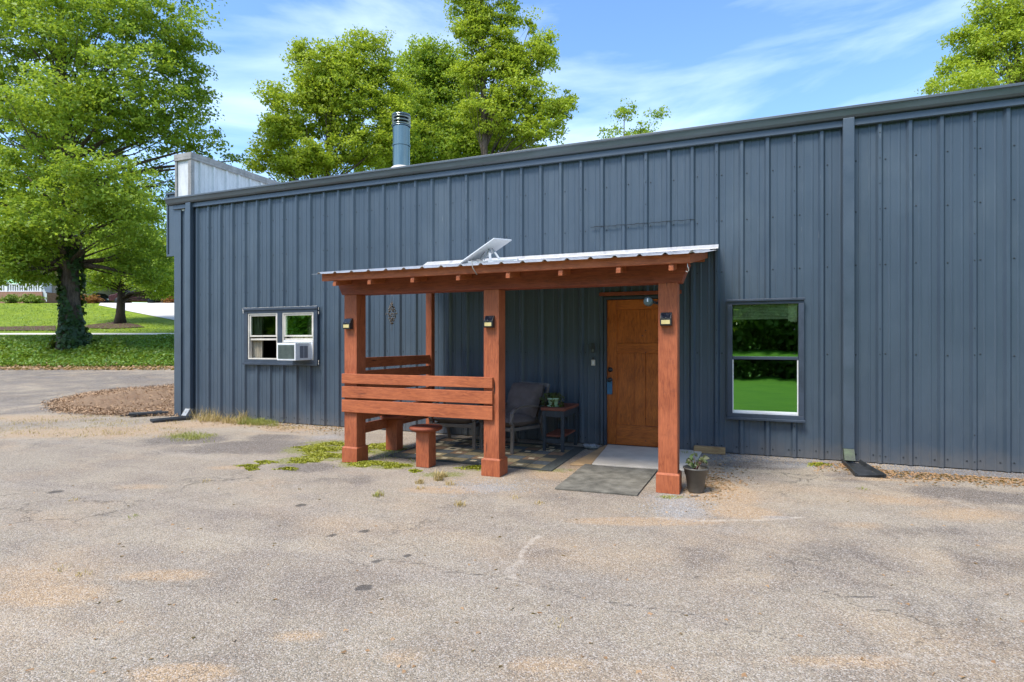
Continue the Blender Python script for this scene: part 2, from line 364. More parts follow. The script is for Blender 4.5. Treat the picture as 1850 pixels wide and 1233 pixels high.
def grassm(name, a, b, c2, sc_=1.0, rough=.8):
    t = NT(name); v = t.coord()
    n = t.noise(v, .5*sc_, 6, .6); f = t.noise(v, 30*sc_, 4, .7)
    c = t.mix(t.ramp(n, .35, .68), a, b); c = t.mix(t.math('MULTIPLY', t.ramp(f, .35, .7), .6), c, c2)
    t.bsdf(c, rough, 0, t.bump(f, .8, .05), .2); return t.mat
M_LAWN = grassm('lawn_grass', (.15, .23, .012), (.27, .34, .016), (.12, .17, .014), 1.6)
M_LAWNB = grassm('lawn_behind', (.085, .24, .012), (.15, .33, .018), (.06, .18, .010))
M_BANK = grassm('bank_soil', (.05, .06, .02), (.08, .10, .03), (.10, .07, .04), 2)
M_MULCH = grassm('mulch', (.29, .18, .105), (.40, .27, .165), (.20, .12, .07), 4)
M_MULCHD = grassm('dark_mulch', (.10, .06, .035), (.14, .08, .05), (.06, .04, .025), 3)
M_MAT = simple('worn_rubber_mat', (.145, .135, .11), .9, 0, .4, 7, (1, 1, 1), .6, 120, .2)
def brickm():
    t = NT('red_brick'); v = t.coord((1, 1, 1), rot=(R(90), 0, 0)); q = t.n('ShaderNodeTexBrick'); q.inputs['Scale'].default_value = 4
    q.inputs['Color1'].default_value = (.24, .09, .05, 1); q.inputs['Color2'].default_value = (.32, .14, .08, 1); q.inputs['Mortar'].default_value = (.35, .30, .25, 1)
    t.l(v, q.inputs['Vector']); t.bsdf(q.outputs[0], .85); return t.mat
M_BRICK = brickm()

# ------------------------------------------------------------------ ground
KU = [-300, -90, -42, -10, 11.5, 16, 21, 24.5, 28, 30, 33, 36, 40, 45, 48, 70, 300]
KH = [9, 3, .65, 0, 0, .20, .51, 1.25, 1.80, 1.93, 2.2, 2.62, 3.35, 4.28, 4.72, 5.4, 8]
def hgt(x, y):
    x = np.asarray(x, float); y = np.asarray(y, float)
    u = FW[0]*x+FW[1]*(y+CAMD)
    h = np.interp(u, KU, KH)
    wx = np.clip((-10.4-x)/2.6, 0, 1); wx = wx*wx*(3-2*wx)
    return np.where(u > 5, h*wx, h)
def H_(x, y): return float(hgt(x, y))
def gridmesh(name, us, vs, mat, off=0, loc=None, kind='structure', hf=None, bumpy=0):
    U, Vv = np.meshgrid(us, vs, indexing='ij'); X = FW[0]*U+RT[0]*Vv; Y = -CAMD+FW[1]*U+RT[1]*Vv
    Z = hgt(X, Y)+off
    if bumpy: Z = Z+rng.normal(0, bumpy, Z.shape)
    n, m = U.shape; idx = np.arange(n*m).reshape(n, m)
    q = np.stack([idx[:-1, :-1], idx[:-1, 1:], idx[1:, 1:], idx[1:, :-1]], -1).reshape(-1, 4)
    o = fastmesh(name, np.stack([X, Y, Z], -1).reshape(-1, 3), q, mat, smooth=True); o['kind'] = kind
    return o, X.reshape(-1), Y.reshape(-1)
ar = np.arange
vwide = np.concatenate([[-260, -160, -100, -70, -55], ar(-45, 21, 1.0), [30, 50, 90, 160, 260]])
# fine sheet in front of the building
uf = np.concatenate([[1.0], ar(2.2, 6, .035), ar(6, 11.51, .05)]); uf[-1] = 11.5; vf_ = ar(-12, 9.001, .045); vf_[-1] = 9
lot, LX, LY = gridmesh('parking_lot', uf, vf_, M_ASPH)
U_ = FW[0]*LX+FW[1]*(LY+CAMD); V_ = RT[0]*LX+RT[1]*(LY+CAMD)
st = np.zeros((len(LX), 4), np.float32); ck = np.zeros((len(LX), 4), np.float32); st[:, 3] = 1; ck[:, 3] = 1
def stain(arr, ch, px, py, rx, ry, k=1.0):
    c = gnd(px, py); u = F*CAMH/(py-HY); a = rx/F*u; u0 = F*CAMH/(py-ry-HY); b = max(.02, (u0-u))
    cv = (px-CX)/F*u
    d = ((V_-cv)/a)**2+((U_-u)/b)**2
    arr[:, ch] = np.maximum(arr[:, ch], k*np.exp(-d*.7))
def streak(arr, ch, pts, wdt, k=1.0):
    P = []
    for x, y in pts: u = F*CAMH/(y-HY); P.append(((x-CX)/F*u, u))
    # roughen the polyline
    Q = [P[0]]
    for a, b in zip(P[:-1], P[1:]):
        L = math.hypot(b[0]-a[0], b[1]-a[1]); n = max(1, int(L/.12))
        for i in range(1, n+1):
            t = i/n; Q.append((a[0]+(b[0]-a[0])*t+random.gauss(0, .02), a[1]+(b[1]-a[1])*t+random.gauss(0, .02)))
    for a, b in zip(Q[:-1], Q[1:]):
        sel = np.where((np.abs(V_-(a[0]+b[0])/2) < .5) & (np.abs(U_-(a[1]+b[1])/2) < .5))[0]
        dx, dy = b[0]-a[0], b[1]-a[1]; L2 = dx*dx+dy*dy+1e-9
        t = np.clip(((V_[sel]-a[0])*dx+(U_[sel]-a[1])*dy)/L2, 0, 1)
        d = np.hypot(V_[sel]-a[0]-t*dx, U_[sel]-a[1]-t*dy)
        arr[sel, ch] = np.maximum(arr[sel, ch], k*np.exp(-(d/wdt)**2))
for a in ((60, 1050, 190, 40, .5), (330, 1218, 90, 18, 1), (90, 1075, 120, 22, .8), (290, 1040, 110, 12, .7), (150, 782, 220, 12, .75), (60, 755, 120, 8, .7), (350, 768, 120, 8, .8), (520, 775, 80, 5, .8),
          (1290, 885, 60, 22, 1.1), (1340, 925, 60, 14, .9), (1170, 942, 150, 8, .9), (1060, 842, 35, 14, 1), (1000, 858, 60, 10, .7), (1620, 905, 90, 12, .6), (1750, 930, 120, 16, .7), (540, 1150, 60, 14, .7),
          (800, 885, 90, 8, .8), (1270, 842, 30, 9, 1.1), (720, 1190, 60, 20, .6), (1500, 1195, 200, 16, .6), (1560, 950, 60, 10, .6), (420, 845, 60, 5, .6), (260, 880, 70, 6, .6), (1010, 1200, 120, 20, .5), (1660, 866, 200, 4, .8)):
    stain(st, 0, *a)
for a in ((450, 808, 120, 12, 1), (330, 796, 90, 8, .9), (560, 845, 60, 9, .9), (620, 868, 90, 9, .6), (210, 800, 80, 6, .5), (1380, 840, 110, 8, .9), (1700, 858, 180, 7, 1.1), (1530, 868, 60, 6, .6), (1720, 890, 90, 12, .8), (1790, 1010, 120, 40, .6), (1280, 900, 20, 6, .4),
          (1800, 900, 90, 14, .8), (480, 790, 50, 6, .8), (1180, 918, 80, 7, .5), (1430, 1060, 160, 40, .4), (60, 805, 60, 10, .4), (980, 900, 150, 14, .4), (1720, 1110, 190, 70, .55), (1480, 1000, 190, 40, .5), (1250, 1010, 160, 30, .4), (1000, 1000, 140, 20, .35), (1650, 960, 160, 20, .5), (850, 960, 120, 20, .35), (1350, 1180, 200, 30, .35), (300, 960, 120, 10, .3), (700, 905, 90, 14, .5)):
    stain(st, 1, *a)
for a in ((658, 1062, 14, 5, 1.3), (680, 1014, 9, 3, 1.2), (738, 1004, 8, 3, 1.2), (658, 960, 9, 3, 1.2), (602, 967, 8, 3, 1), (544, 913, 9, 2.6, 1.2), (101, 889, 11, 3, 1.1), (590, 968, 5, 2, .8), (1256, 897, 10, 1.6, 1)):
    stain(ck, 0, *a)
for a in ((880, 882, 60, 8, 1), (1230, 925, 50, 16, 1.1), (1215, 905, 45, 12, 1), (560, 880, 90, 8, .5), (1450, 842, 90, 5, .9), (590, 790, 40, 5, .9), (1400, 935, 30, 3, 1), (900, 905, 80, 8, .5), (200, 900, 150, 12, .45), (1330, 960, 90, 14, .5)):
    stain(st, 2, *a)
for a in ((575, 812, 55, 8, 1.2), (540, 832, 40, 6, 1.1), (590, 826, 50, 6, 1.2), (690, 812, 55, 9, 1.0), (660, 838, 45, 6, 1.2), (710, 842, 40, 6, 1.1), (800, 858, 50, 6, .8), (870, 845, 60, 8, .7), (600, 800, 50, 4, 1), (1480, 840, 20, 3, 1), (345, 788, 50, 5, .8), (1000, 850, 60, 5, .6), (1215, 898, 30, 4, .8), (470, 762, 40, 3, .8)):
    stain(ck, 2, *a)
streak(ck, 1, [(978, 966), (952, 988), (940, 1012), (916, 1028), (924, 1046)], .045, .62)
streak(ck, 0, [(690, 1008), (770, 1022), (850, 1035), (925, 1046), (985, 1064), (1060, 1080), (1150, 1096), (1220, 1103), (1330, 1132), (1420, 1150)], .03, .62)
streak(ck, 1, [(690, 1014), (770, 1026), (850, 1040), (925, 1049), (985, 1068), (1060, 1086), (1150, 1100), (1220, 1110), (1300, 1126)], .04, .42)
streak(ck, 0, [(1480, 1066), (1530, 1072), (1580, 1078)], .02, .8); streak(ck, 0, [(1240, 1045), (1300, 1040), (1350, 1030), (1400, 1060)], .016, .65)
streak(ck, 0, [(1550, 1196), (1700, 1150), (1780, 1160), (1850, 1150)], .016, .6)
streak(ck, 1, [(1380, 1233), (1500, 1205), (1640, 1185), (1700, 1190), (1840, 1200)], .05, .5)
streak(ck, 1, [(1180, 935), (1300, 942), (1390, 940), (1450, 935)], .05, .6); streak(ck, 1, [(1600, 890), (1720, 900), (1760, 925)], .05, .5)
streak(ck, 0, [(300, 1090), (380, 1110), (420, 1150), (520, 1190)], .012, .45); streak(ck, 0, [(1600, 1000), (1700, 1040), (1850, 1080)], .014, .5)
for nm, ar_ in (('stain', st), ('crack', ck)):
    a_ = lot.data.color_attributes.new(nm, 'FLOAT_COLOR', 'POINT'); a_.data.foreach_set('color', ar_.ravel())
# the rest of the asphalt, round that sheet
gridmesh('asphalt_yard', np.array([-.5, .25, 1.0]), vwide, M_ASPH)
gridmesh('asphalt_yard', ar(1.0, 11.51, .75), np.concatenate([[-60, -50, -40], ar(-30, -11.9, 1.0)]), M_ASPH)
gridmesh('asphalt_yard', ar(1.0, 11.51, .75), np.array([9, 12, 16, 24, 40, 80.]), M_ASPH)
road, _, _ = gridmesh('driveway_road', np.concatenate([ar(11.5, 21.01, .5)]), vwide, M_ASPH)
stn = np.zeros((len(road.data.vertices), 4), np.float32); stn[:, 3] = 1; stn[:, 1] = .42+.2*rng.random(len(stn)); stn[:, 2] = .38
a_ = road.data.color_attributes.new('stain', 'FLOAT_COLOR', 'POINT'); a_.data.foreach_set('color', stn.ravel())
gridmesh('bank', ar(21, 28.6, .5), vwide, M_BANK)
gridmesh('street', np.array([28.5, 29.2, 30.0]), vwide, M_DRIVE)
gridmesh('lawn', np.concatenate([ar(30, 50.1, 1.), [55, 60, 70, 100, 160, 300]]), vwide, M_LAWN)
gridmesh('lawn_behind', np.array([-300, -160, -100, -70, -50, -40, -30, -20, -10, -5, -.5]), vwide, M_LAWNB)

def loft(name, A, B, n, mat, off=.02, kind='structure', mound=0, noise=0):
    """sheet between two plan polylines A and B laid on the terrain"""
    A = np.array(A, float); B = np.array(B, float)
    def res(P, k):
        s = np.r_[0, np.cumsum(np.hypot(*np.diff(P, axis=0).T))]; t = np.linspace(0, s[-1], k)
        return np.stack([np.interp(t, s, P[:, 0]), np.interp(t, s, P[:, 1])], 1)
    k = 60; A = res(A, k); B = res(B, k); t = np.linspace(0, 1, n)[:, None, None]
    P = A[None]*(1-t)+B[None]*t; X, Y = P[..., 0], P[..., 1]
    e = np.sin(np.pi*np.linspace(0, 1, n))[:, None]*np.sin(np.pi*np.clip(np.linspace(0, 1, k)*1.0, 0, 1))[None]**.5
    Z = hgt(X, Y)+off+mound*e
    if noise: Z = Z+rng.normal(0, noise, Z.shape)*np.minimum(1, e*3)
    idx = np.arange(n*k).reshape(n, k); q = np.stack([idx[:-1, :-1], idx[:-1, 1:], idx[1:, 1:], idx[1:, :-1]], -1).reshape(-1, 4)
    o = fastmesh(name, np.stack([X, Y, Z], -1).reshape(-1, 3), q, mat, smooth=True); o['kind'] = kind; return o, P.reshape(-1, 2)
def P2(px, py, u): p = at(px, py, u); return (p.x, p.y)
g2 = lambda x, y: tuple(gnd(x, y)[:2])
mul, mulP = loft('mulch_bed', [P2(95, 738, 13.0), P2(140, 716, 14.2), P2(220, 702, 15.5), P2(330, 694, 16.4)], [g2(110, 745), g2(180, 750), g2(250, 752), g2(325, 752)], 24, M_MULCH, .012, mound=.05, noise=.012)
loft('concrete_drive', [P2(178, 553, 45.5), P2(230, 562, 42), P2(316, 585, 37.3), P2(420, 600, 33.5)], [P2(182, 549, 49), P2(230, 549, 52), P2(316, 553, 50), P2(430, 560, 47)], 14, M_DRIVE, .03)
loft('dark_mulch_bed', [P2(145, 600, 33.4), P2(200, 601, 33), P2(262, 596, 33.8)], [P2(160, 590, 35), P2(215, 586, 37), P2(250, 592, 35)], 8, M_MULCHD, .04)
loft('dark_mulch_bed', [P2(-150, 601, 31.5), P2(0, 601, 31.5), P2(100, 601, 31.5)], [P2(-150, 593, 34), P2(0, 593, 34), P2(100, 592, 34.5)], 6, M_MULCHD, .04)

# ------------------------------------------------------------------ leaf scatter helpers
def leafquads(C, N, size, aspect=.62, fold=.0):
    """diamond leaves at centres C with normals N"""
    n = len(C); a = rng.normal(size=(n, 3)); a -= (a*N).sum(1, keepdims=True)*N; a /= np.linalg.norm(a, axis=1, keepdims=True)+1e-9
    b = np.cross(N, a); s = (size*rng.uniform(.6, 1.35, n))[:, None] if np.isscalar(size) else size[:, None]
    drop = N*s*.18
    V = np.stack([C-a*s*.5-drop, C+b*s*aspect*.5, C+a*s*.5-drop, C-b*s*aspect*.5], 1).reshape(-1, 3)
    return V, np.arange(n*4).reshape(n, 4)
def unit(a): return a/(np.linalg.norm(a, axis=1, keepdims=True)+1e-9)
def crown_pts(blobs, nclump, per, clump_r, shell=.5):
    wts = np.array([(b[3]*b[4]*b[5])**(2/3) for b in blobs]); wts /= wts.sum()
    k = rng.choice(len(blobs), nclump, p=wts); B = np.array(blobs)[k]
    d = unit(rng.normal(size=(nclump, 3))); r = rng.uniform(shell, 1.06, nclump)[:, None]
    r = np.where(rng.random((nclump, 1)) < .12, r*1.14, r)
    cc = B[:, :3]+d*B[:, 3:6]*r
    cr = clump_r*rng.uniform(.5, 1.4, nclump)
    C = np.repeat(cc, per, 0)+unit(rng.normal(size=(nclump*per, 3)))*(np.repeat(cr, per)*rng.random(nclump*per)**.45)[:, None]*np.array([1.25, 1.25, .55])
    N = unit(np.repeat(d, per, 0)*.35+np.array([0, 0, .55])+rng.normal(size=(nclump*per, 3))*.55)
    return cc, C, N
def tree(label, base, trunk_r, top, blobs, nclump, per, clump_r, leaf, mat, name='tree', cat='tree', group=None, limbs=14, lean=None, shell=.5, bark=None):
    base = Vector(base); t = thing(name, base, label, cat, group); m = MB()
    top = Vector(top); H = top.z-base.z; pts = []; rad = []
    for i in range(9):
        s = i/8; p = base.lerp(top, s)+Vector((math.sin(s*5+base.x), math.cos(s*4+base.y), 0))*trunk_r*.6*s
        pts.append(p); rad.append(trunk_r*((1-s)**.7*.88+.12)*(1+.55*max(0, 1-s*9)))
    pts[0].z -= .3
    m.tube(pts, rad, 12)
    cc, C, N = crown_pts(blobs, nclump, per, clump_r, shell)
    tgt = [Vector(b[:3]) for b in blobs]+[Vector(cc[int(i)]) for i in rng.integers(0, nclump, limbs*4)]
    for j, g in enumerate(tgt):
        hs_ = min(.92, max(.22, (g.z-base.z)/H*.72)); i0 = hs_*8; a = pts[int(i0)].lerp(pts[min(8, int(i0)+1)], i0 % 1)
        r0 = trunk_r*(.42 if j < len(blobs) else .17)*(1.15-hs_)
        mid = a.lerp(g, .5)+Vector((random.uniform(-.4, .4), random.uniform(-.4, .4), random.uniform(-.1, .5)))*(g-a).length*.16
        m.tube([a, a.lerp(mid, .5)+Vector((0, 0, .04*(g-a).length)), mid, g], [r0, r0*.8, r0*.55, r0*.15], 6)
    m.build('trunk', bark or M_BARK, t)
    V, Q = leafquads(C, N, leaf); fastmesh('crown', V, Q, mat, parent=t)
    return t
def bl(px, py, u, rpx, rpy, rz=None):
    p = at(px, py, u); a = rpx/F*u; b = rpy/F*u; return (p.x, p.y, p.z, a, (rz if rz else a*.8), b)

# big oak on the bank
U0 = 24; pb = at(130, 632, U0); pb.z = H_(pb.x, pb.y)
tb = [bl(40, 60, 24, 130, 90), bl(180, 60, 23, 130, 90), bl(300, 50, 24, 90, 60), bl(330, 130, 25, 65, 60), bl(230, 170, 23, 120, 70), bl(90, 190, 22, 110, 70), bl(-60, 150, 24, 120, 110),
      bl(300, 235, 24.5, 90, 50), bl(40, 310, 23, 100, 50), bl(170, 330, 21.5, 100, 60), bl(60, 400, 22, 110, 60), bl(225, 390, 23, 70, 55), bl(-70, 350, 24, 110, 90),
      bl(150, -60, 24, 160, 90), bl(-20, -60, 25, 150, 90), bl(300, -50, 25, 90, 60), bl(20, 470, 22.5, 70, 38), bl(370, 262, 25, 40, 22), bl(385, 300, 26, 45, 12), bl(430, 290, 26.5, 24, 8), bl(350, 190, 25, 45, 40), bl(300, 330, 26, 40, 40), bl(30, 445, 23, 85, 45), bl(70, 500, 24, 50, 18), bl(10, 495, 25, 60, 16), bl(250, 500, 25, 50, 30), bl(-30, 505, 26, 50, 20), bl(250, 460, 25, 60, 55), bl(120, 250, 26, 150, 110)]
oak = tree('huge leafy oak with an ivy wrapped trunk on the bank left of the building', pb, .38, at(110, -30, 24.5), tb, 2600, 56, .45, .14, M_LEAF_OAK, 'oak_tree', limbs=22, shell=.35)
# ivy on its trunk
C = []; N = []
for i in range(2600):
    z = random.uniform(0, 1)**1.25*4.4; a = random.uniform(0, 6.283); r = (.41+.33*max(0, 1-z/1.0))*random.uniform(.95, 1.25)*(1.0 if z < 3 else .9)
    if math.sin(a*2.3+z*1.7) < -.35: continue
    C.append((pb.x+r*math.cos(a)-.012*z, pb.y+r*math.sin(a), pb.z+z)); N.append((math.cos(a), math.sin(a), .4))
V, Q = leafquads(np.array(C), unit(np.array(N)+rng.normal(size=(len(N), 3))*.35), .17, .85); fastmesh('ivy', V, Q, M_LEAF_IVYD, parent=oak)

# small round tree on the neighbour's lawn
p = at(217, 587, 36); p.z = H_(p.x, p.y)
tree('small dark trunked tree with a round crown on the lawn across the street', p, .27, at(222, 440, 36), [bl(215, 480, 36, 60, 38), bl(165, 490, 36, 40, 38), bl(275, 485, 35, 50, 45), bl(230, 440, 36, 60, 35), bl(295, 520, 35, 28, 22)], 650, 38, .5, .14, M_LEAF_OAK, 'lawn_tree', bark=M_BARKD)
# trees beyond the neighbour's yard
bk = [(30, 62, 330, 460, 'broad dark tree beyond the white railed house, leftmost of the far row'), (130, 66, 300, 450, 'far tree filling the gap behind the oak trunk'), (225, 60, 330, 470, 'far tree just left of the dark evergreen by the building corner'),
      (300, 52, 430, 470, 'dark dense tree directly behind the building corner'), (-120, 60, 300, 450, 'far tree at the left picture edge')]
for px, u, ty, by, lab in bk:
    b0 = at(px, 560, u); b0.z = H_(b0.x, b0.y)
    hw = 95 if px != 300 else 50
    tree(lab, b0, .4, at(px, ty+40, u), [bl(px, (ty+540)/2, u, hw, (540-ty)/2.2), bl(px-45, 470, u, hw*.6, 60), bl(px+40, 480, u, hw*.6, 55), bl(px+15, ty+60, u, hw*.6, 55)], 800, 34, .95, .27, M_LEAF_D if px in (300, -120, 130) else M_LEAF_OAK, 'far_tree', group='trees beyond the neighbouring yard', limbs=6)
# trees behind the building
def rear(label, bx, u, tpx, tpy, blobs, ncl, per, mat, leaf=.2, cr=.6, tr=.28, name='rear_tree', limbs=14, shell=.45):
    b0 = at(bx, 619, u); b0.z = 0
    return tree(label, b0, tr, at(tpx, tpy, u), blobs, ncl, per, cr, leaf, mat, name, limbs=limbs, group='trees behind the building', shell=shell)
rear('wide rounded tree left of the stovepipe behind the building', 560, 30, 600, 110, [bl(540, 210, 30, 62, 52), bl(590, 130, 30, 62, 48), bl(660, 110, 31, 58, 46), bl(500, 240, 29, 42, 30), bl(620, 210, 30, 55, 45), bl(700, 170, 31, 50, 50), bl(560, 290, 29, 60, 30), bl(720, 240, 30, 40, 50), bl(600, 160, 30, 70, 50), bl(650, 270, 30, 60, 40), bl(475, 270, 30, 28, 14), bl(465, 295, 30, 22, 12), bl(520, 300, 30, 40, 22), bl(540, 100, 30, 28, 26), bl(500, 170, 30, 30, 26)], 1400, 50, M_LEAF_Y, .15, .40)
rear('darker dense tree right behind the stovepipe', 750, 36, 760, 140, [bl(760, 140, 36, 60, 50), bl(800, 190, 36, 60, 60), bl(740, 230, 35, 70, 60), bl(830, 250, 35, 80, 50), bl(880, 265, 34, 60, 35), bl(700, 270, 34, 50, 40), bl(775, 110, 36, 50, 36), bl(820, 150, 36, 50, 50), bl(860, 220, 35, 60, 50), bl(930, 280, 34, 50, 26), bl(780, 280, 34, 80, 36)], 1700, 46, M_LEAF_OAK, .17, .45, .3)
rear('tall open crowned tree reaching the top of the picture', 880, 31, 870, -120, [bl(850, 60, 31, 36, 45), bl(840, -10, 31, 40, 50), bl(870, 40, 31, 34, 40), bl(905, 80, 31, 34, 34), bl(850, 130, 31, 34, 40), bl(930, 120, 31, 40, 36), bl(885, 120, 31, 40, 45), bl(960, 110, 31, 52, 28), bl(985, 80, 31, 26, 22), bl(930, 170, 31, 60, 36), bl(980, 200, 31, 50, 34), bl(1020, 185, 31, 24, 18), bl(890, 210, 31, 60, 45), bl(960, 240, 31, 60, 30), bl(920, 25, 31, 22, 40), bl(960, 40, 31, 12, 22), bl(880, -60, 31, 60, 50)], 1250, 48, M_LEAF_Y, .145, .36, .24, shell=.3)
rear('sparse treetop sprigs showing above the roof right of the tall tree', 1130, 33, 1130, 200, [bl(1100, 240, 33, 26, 14), bl(1130, 205, 33, 18, 20), bl(1160, 235, 33, 30, 16), bl(1190, 205, 33, 16, 14), bl(1140, 260, 33, 60, 20)], 120, 34, M_LEAF_OAK, .14, .36, .12, limbs=10, shell=.2)
rear('bright yellow green tree at the upper right above the roof', 1850, 28, 1840, -60, [bl(1770, 85, 28, 42, 34), bl(1740, 130, 28, 44, 26), bl(1820, 100, 28, 60, 60), bl(1800, 30, 28, 46, 40), bl(1730, 70, 28, 26, 12), bl(1860, 10, 28, 60, 50), bl(1900, 110, 28, 60, 60), bl(1750, 150, 27, 60, 20)], 750, 44, M_LEAF_Y, .13, .42, .25)
# trees behind the camera: what the window glass mirrors
wb = []
for i in range(26):
    x = -75+i*6.2+random.uniform(-1, 1); y = -52+4*math.sin(i*1.9); z = H_(x, y)-.5; hh = random.uniform(12, 17)
    wb += [(x, y, z+hh*.55, 4.2, 3.4, hh*.5), (x+2, y+1, z+hh*.22, 4.4, 3, hh*.24), (x-2, y+1.5, z+1.5, 4, 2.4, 2.0), (x+1, y+2, z+4.2, 4.4, 2.4, 2.4), (x+3, y-2, z+3, 4, 2, 3), (x-1, y, z+hh*.9, 3, 2.6, 3)]
cc, C, N = crown_pts(wb, 13000, 22, 1.3, .2)
V, Q = leafquads(C, N, .55); tag(fastmesh('woodland', V, Q, M_LEAF_D), 'belt of dark green woodland across the lawn behind the viewpoint', 'woodland', kind='stuff')

# ivy and leaf litter on the bank
def scatter(name, n, ulo, uhi, vlo, vhi, size, mat, label=None, lift=.05, nz_=.6, aspect=.8, cond=None, parent=None, clump=None):
    U = rng.uniform(ulo, uhi, n); Vv = rng.uniform(vlo, vhi, n)
    if clump: # heap leaves into uneven mounds
        pass
    X = FW[0]*U+RT[0]*Vv; Y = -CAMD+FW[1]*U+RT[1]*Vv
    if cond is not None: s = cond(U, Vv, X, Y); X, Y, U, Vv = X[s], Y[s], U[s], Vv[s]
    Z = hgt(X, Y)+lift*rng.random(len(X))*(1 if not clump else (.35+1.3*(.5+.5*np.sin(X*1.7+np.sin(Y*2.3)*1.5))*(.5+.5*np.cos(Y*1.9+X*.6))))+.01
    if clump: Z = hgt(X, Y)+(Z-hgt(X, Y))*np.clip((28.3-U)/3.2, .08, 1)
    Nn = unit(np.stack([rng.normal(0, nz_, len(X)), rng.normal(0, nz_, len(X))-.2, np.ones(len(X))], 1))
    V, Q = leafquads(np.stack([X, Y, Z], 1), Nn, size, aspect)
    o = fastmesh(name, V, Q, mat)
    tag(o, label, name.replace('_', ' '), kind='stuff'); return o
scatter('ivy_ground_cover', 60000, 22.3, 27.9, -32, -10, .12, M_LEAF_IVY, 'dense green ivy covering the bank below the street', .26, .7, .85, clump=True)
scatter('bank_grass', 26000, 21.1, 23.6, -32, -10, .12, M_LEAF_IVY, 'low green weeds along the foot of the bank', .12, .9, .4)
scatter('leaf_litter', 3800, 20.2, 21.5, -32, -9, .13, M_DEAD, 'brown fallen leaves along the far edge of the driveway', .05, .5, .6)
scatter('ivy_highlights', 16000, 22.6, 27.9, -26, -10, .12, M_LEAF_SH, 'yellow green leaves standing in for sunlit highlights on the bank ivy', .34, .8, .7, clump=True, cond=lambda U, V_, X, Y: (np.sin(X*.9+1)*np.cos(Y*1.3)+.35*np.sin(X*3.1)) > .05)  # paler leaf colour puts sunlit highlights into the ivy
scatter('lawn_tufts', 26000, 30.2, 47, -48, -17, .11, M_LEAF_SH, 'uneven bright grass tufts on the lawn across the street', .05, .9, .3, cond=lambda U, V_, X, Y: (CX+F*V_/U < 172) | (HY-(hgt(X, Y)-CAMH)*F/U > 556+(CX+F*V_/U-178)*.24))
# mulch chips
k = rng.integers(0, len(mulP), 16000); P = mulP[k]+rng.normal(0, .12, (16000, 2))
mz = hgt(P[:, 0], P[:, 1])+.015+.04*rng.random(16000)
V, Q = leafquads(np.stack([P[:, 0], P[:, 1], mz], 1), unit(np.stack([rng.normal(0, .6, 16000), rng.normal(0, .6, 16000), np.ones(16000)], 1)), .045, .4)
tag(fastmesh('mulch_chips', V, Q, simple('mulch_chip', (.40, .265, .16), .9, 0, .5, 3)), 'reddish brown wood mulch chips beside the building corner', 'mulch', kind='stuff')

# ------------------------------------------------------------------ the metal building
B = thing('metal_building', (-3.7, 0, 0), 'long dark slate blue metal building with ribbed walls behind the wooden porch', 'building')
PITCH = .3032; RB0 = -.04; XL, XR, ZT = -10.30, 9.0, 4.09
OPEN = [(-8.45, -6.87, 1.09, 2.01), (-.165, .625, .50, 1.95), (-1.83, -.83, 0, 2.07)]
def profile(x0, x1):
    pts = []
    k0 = int((x0-RB0)/PITCH)-2; k1 = int((x1-RB0)/PITCH)+2
    for k in range(k0, k1+1):
        c = RB0+k*PITCH
        pts += [(c-.040, 0), (c-.016, -.034), (c+.016, -.034), (c+.040, 0)]
        for d in (.098, .198): 
            e = c+d+.002; pts += [(e-.014, 0), (e-.007, -.0045), (e+.007, -.0045), (e+.014, 0)]
    return [p for p in pts if x0 < p[0] < x1]
def panel(mb, x0, x1, z0, z1, opens, tf):
    pts = profile(x0, x1); xs = [p[0] for p in pts]
    def yy(x): return float(np.interp(x, xs, [p[1] for p in pts]))
    cuts = sorted(set(xs+[x0, x1]+[q for o in opens for q in o[:2] if x0 < q < x1]))
    for a, b in zip(cuts[:-1], cuts[1:]):
        if b-a < 1e-5: continue
        c = (a+b)/2; zs = [(z0, z1)]
        for o in opens:
            if o[0] < c < o[1]:
                nz_ = []
                for p, q in zs:
                    if o[2] > p: nz_.append((p, min(q, o[2])))
                    if o[3] < q: nz_.append((max(p, o[3]), q))
                zs = nz_
        for p, q in zs:
            if q-p > .001: mb.add([tf(a, yy(a), p), tf(b, yy(b), p), tf(b, yy(b), q), tf(a, yy(a), q)], [(0, 1, 2, 3)])
m = MB(); panel(m, XL, XR, .012, ZT, OPEN, lambda x, y, z: (x, y, z))
# overlapping panel edges, and screw heads along the girts
for zr in (.10, 1.30, 2.36, 3.02, 3.62):
    k = 0
    c = RB0-34*PITCH
    while c < XR:
        if c > XL+.1:
            for dx in ((.062,) if zr != .10 else (.062, -.062)):
                X = c+dx; 
                if not any(o[0]-.1 < X < o[1]+.1 and o[2]-.1 < zr < o[3]+.1 for o in OPEN): m.lathe((X, -.002, zr+random.uniform(-.012, .012)), [(.0001, .007), (.006, .006), (.0095, 0)], 6, 1, axis='Y')
            if k % 3 == 0:
                for zz in (zr, zr+.3): m.lathe((c, -.0345, zz), [(.0001, .006), (.005, .005), (.0075, 0)], 6, 1, axis='Y')
        c += PITCH; k += 1
m.build('wall', [M_WALL, M_SCREW], B)
m = MB(); panel(m, 0.02, 15, .012, ZT, [], lambda x, y, z: (XL-.002+y, x, z)); m.build('side_wall', M_WALL, B)
m = MB(); m.box(-10.345, -10.16, -.036, .02, .01, ZT); m.box(-10.345, -10.30, .0201, .2, .01, ZT)
m.build('corner_trim', M_TRIM, B, .004)
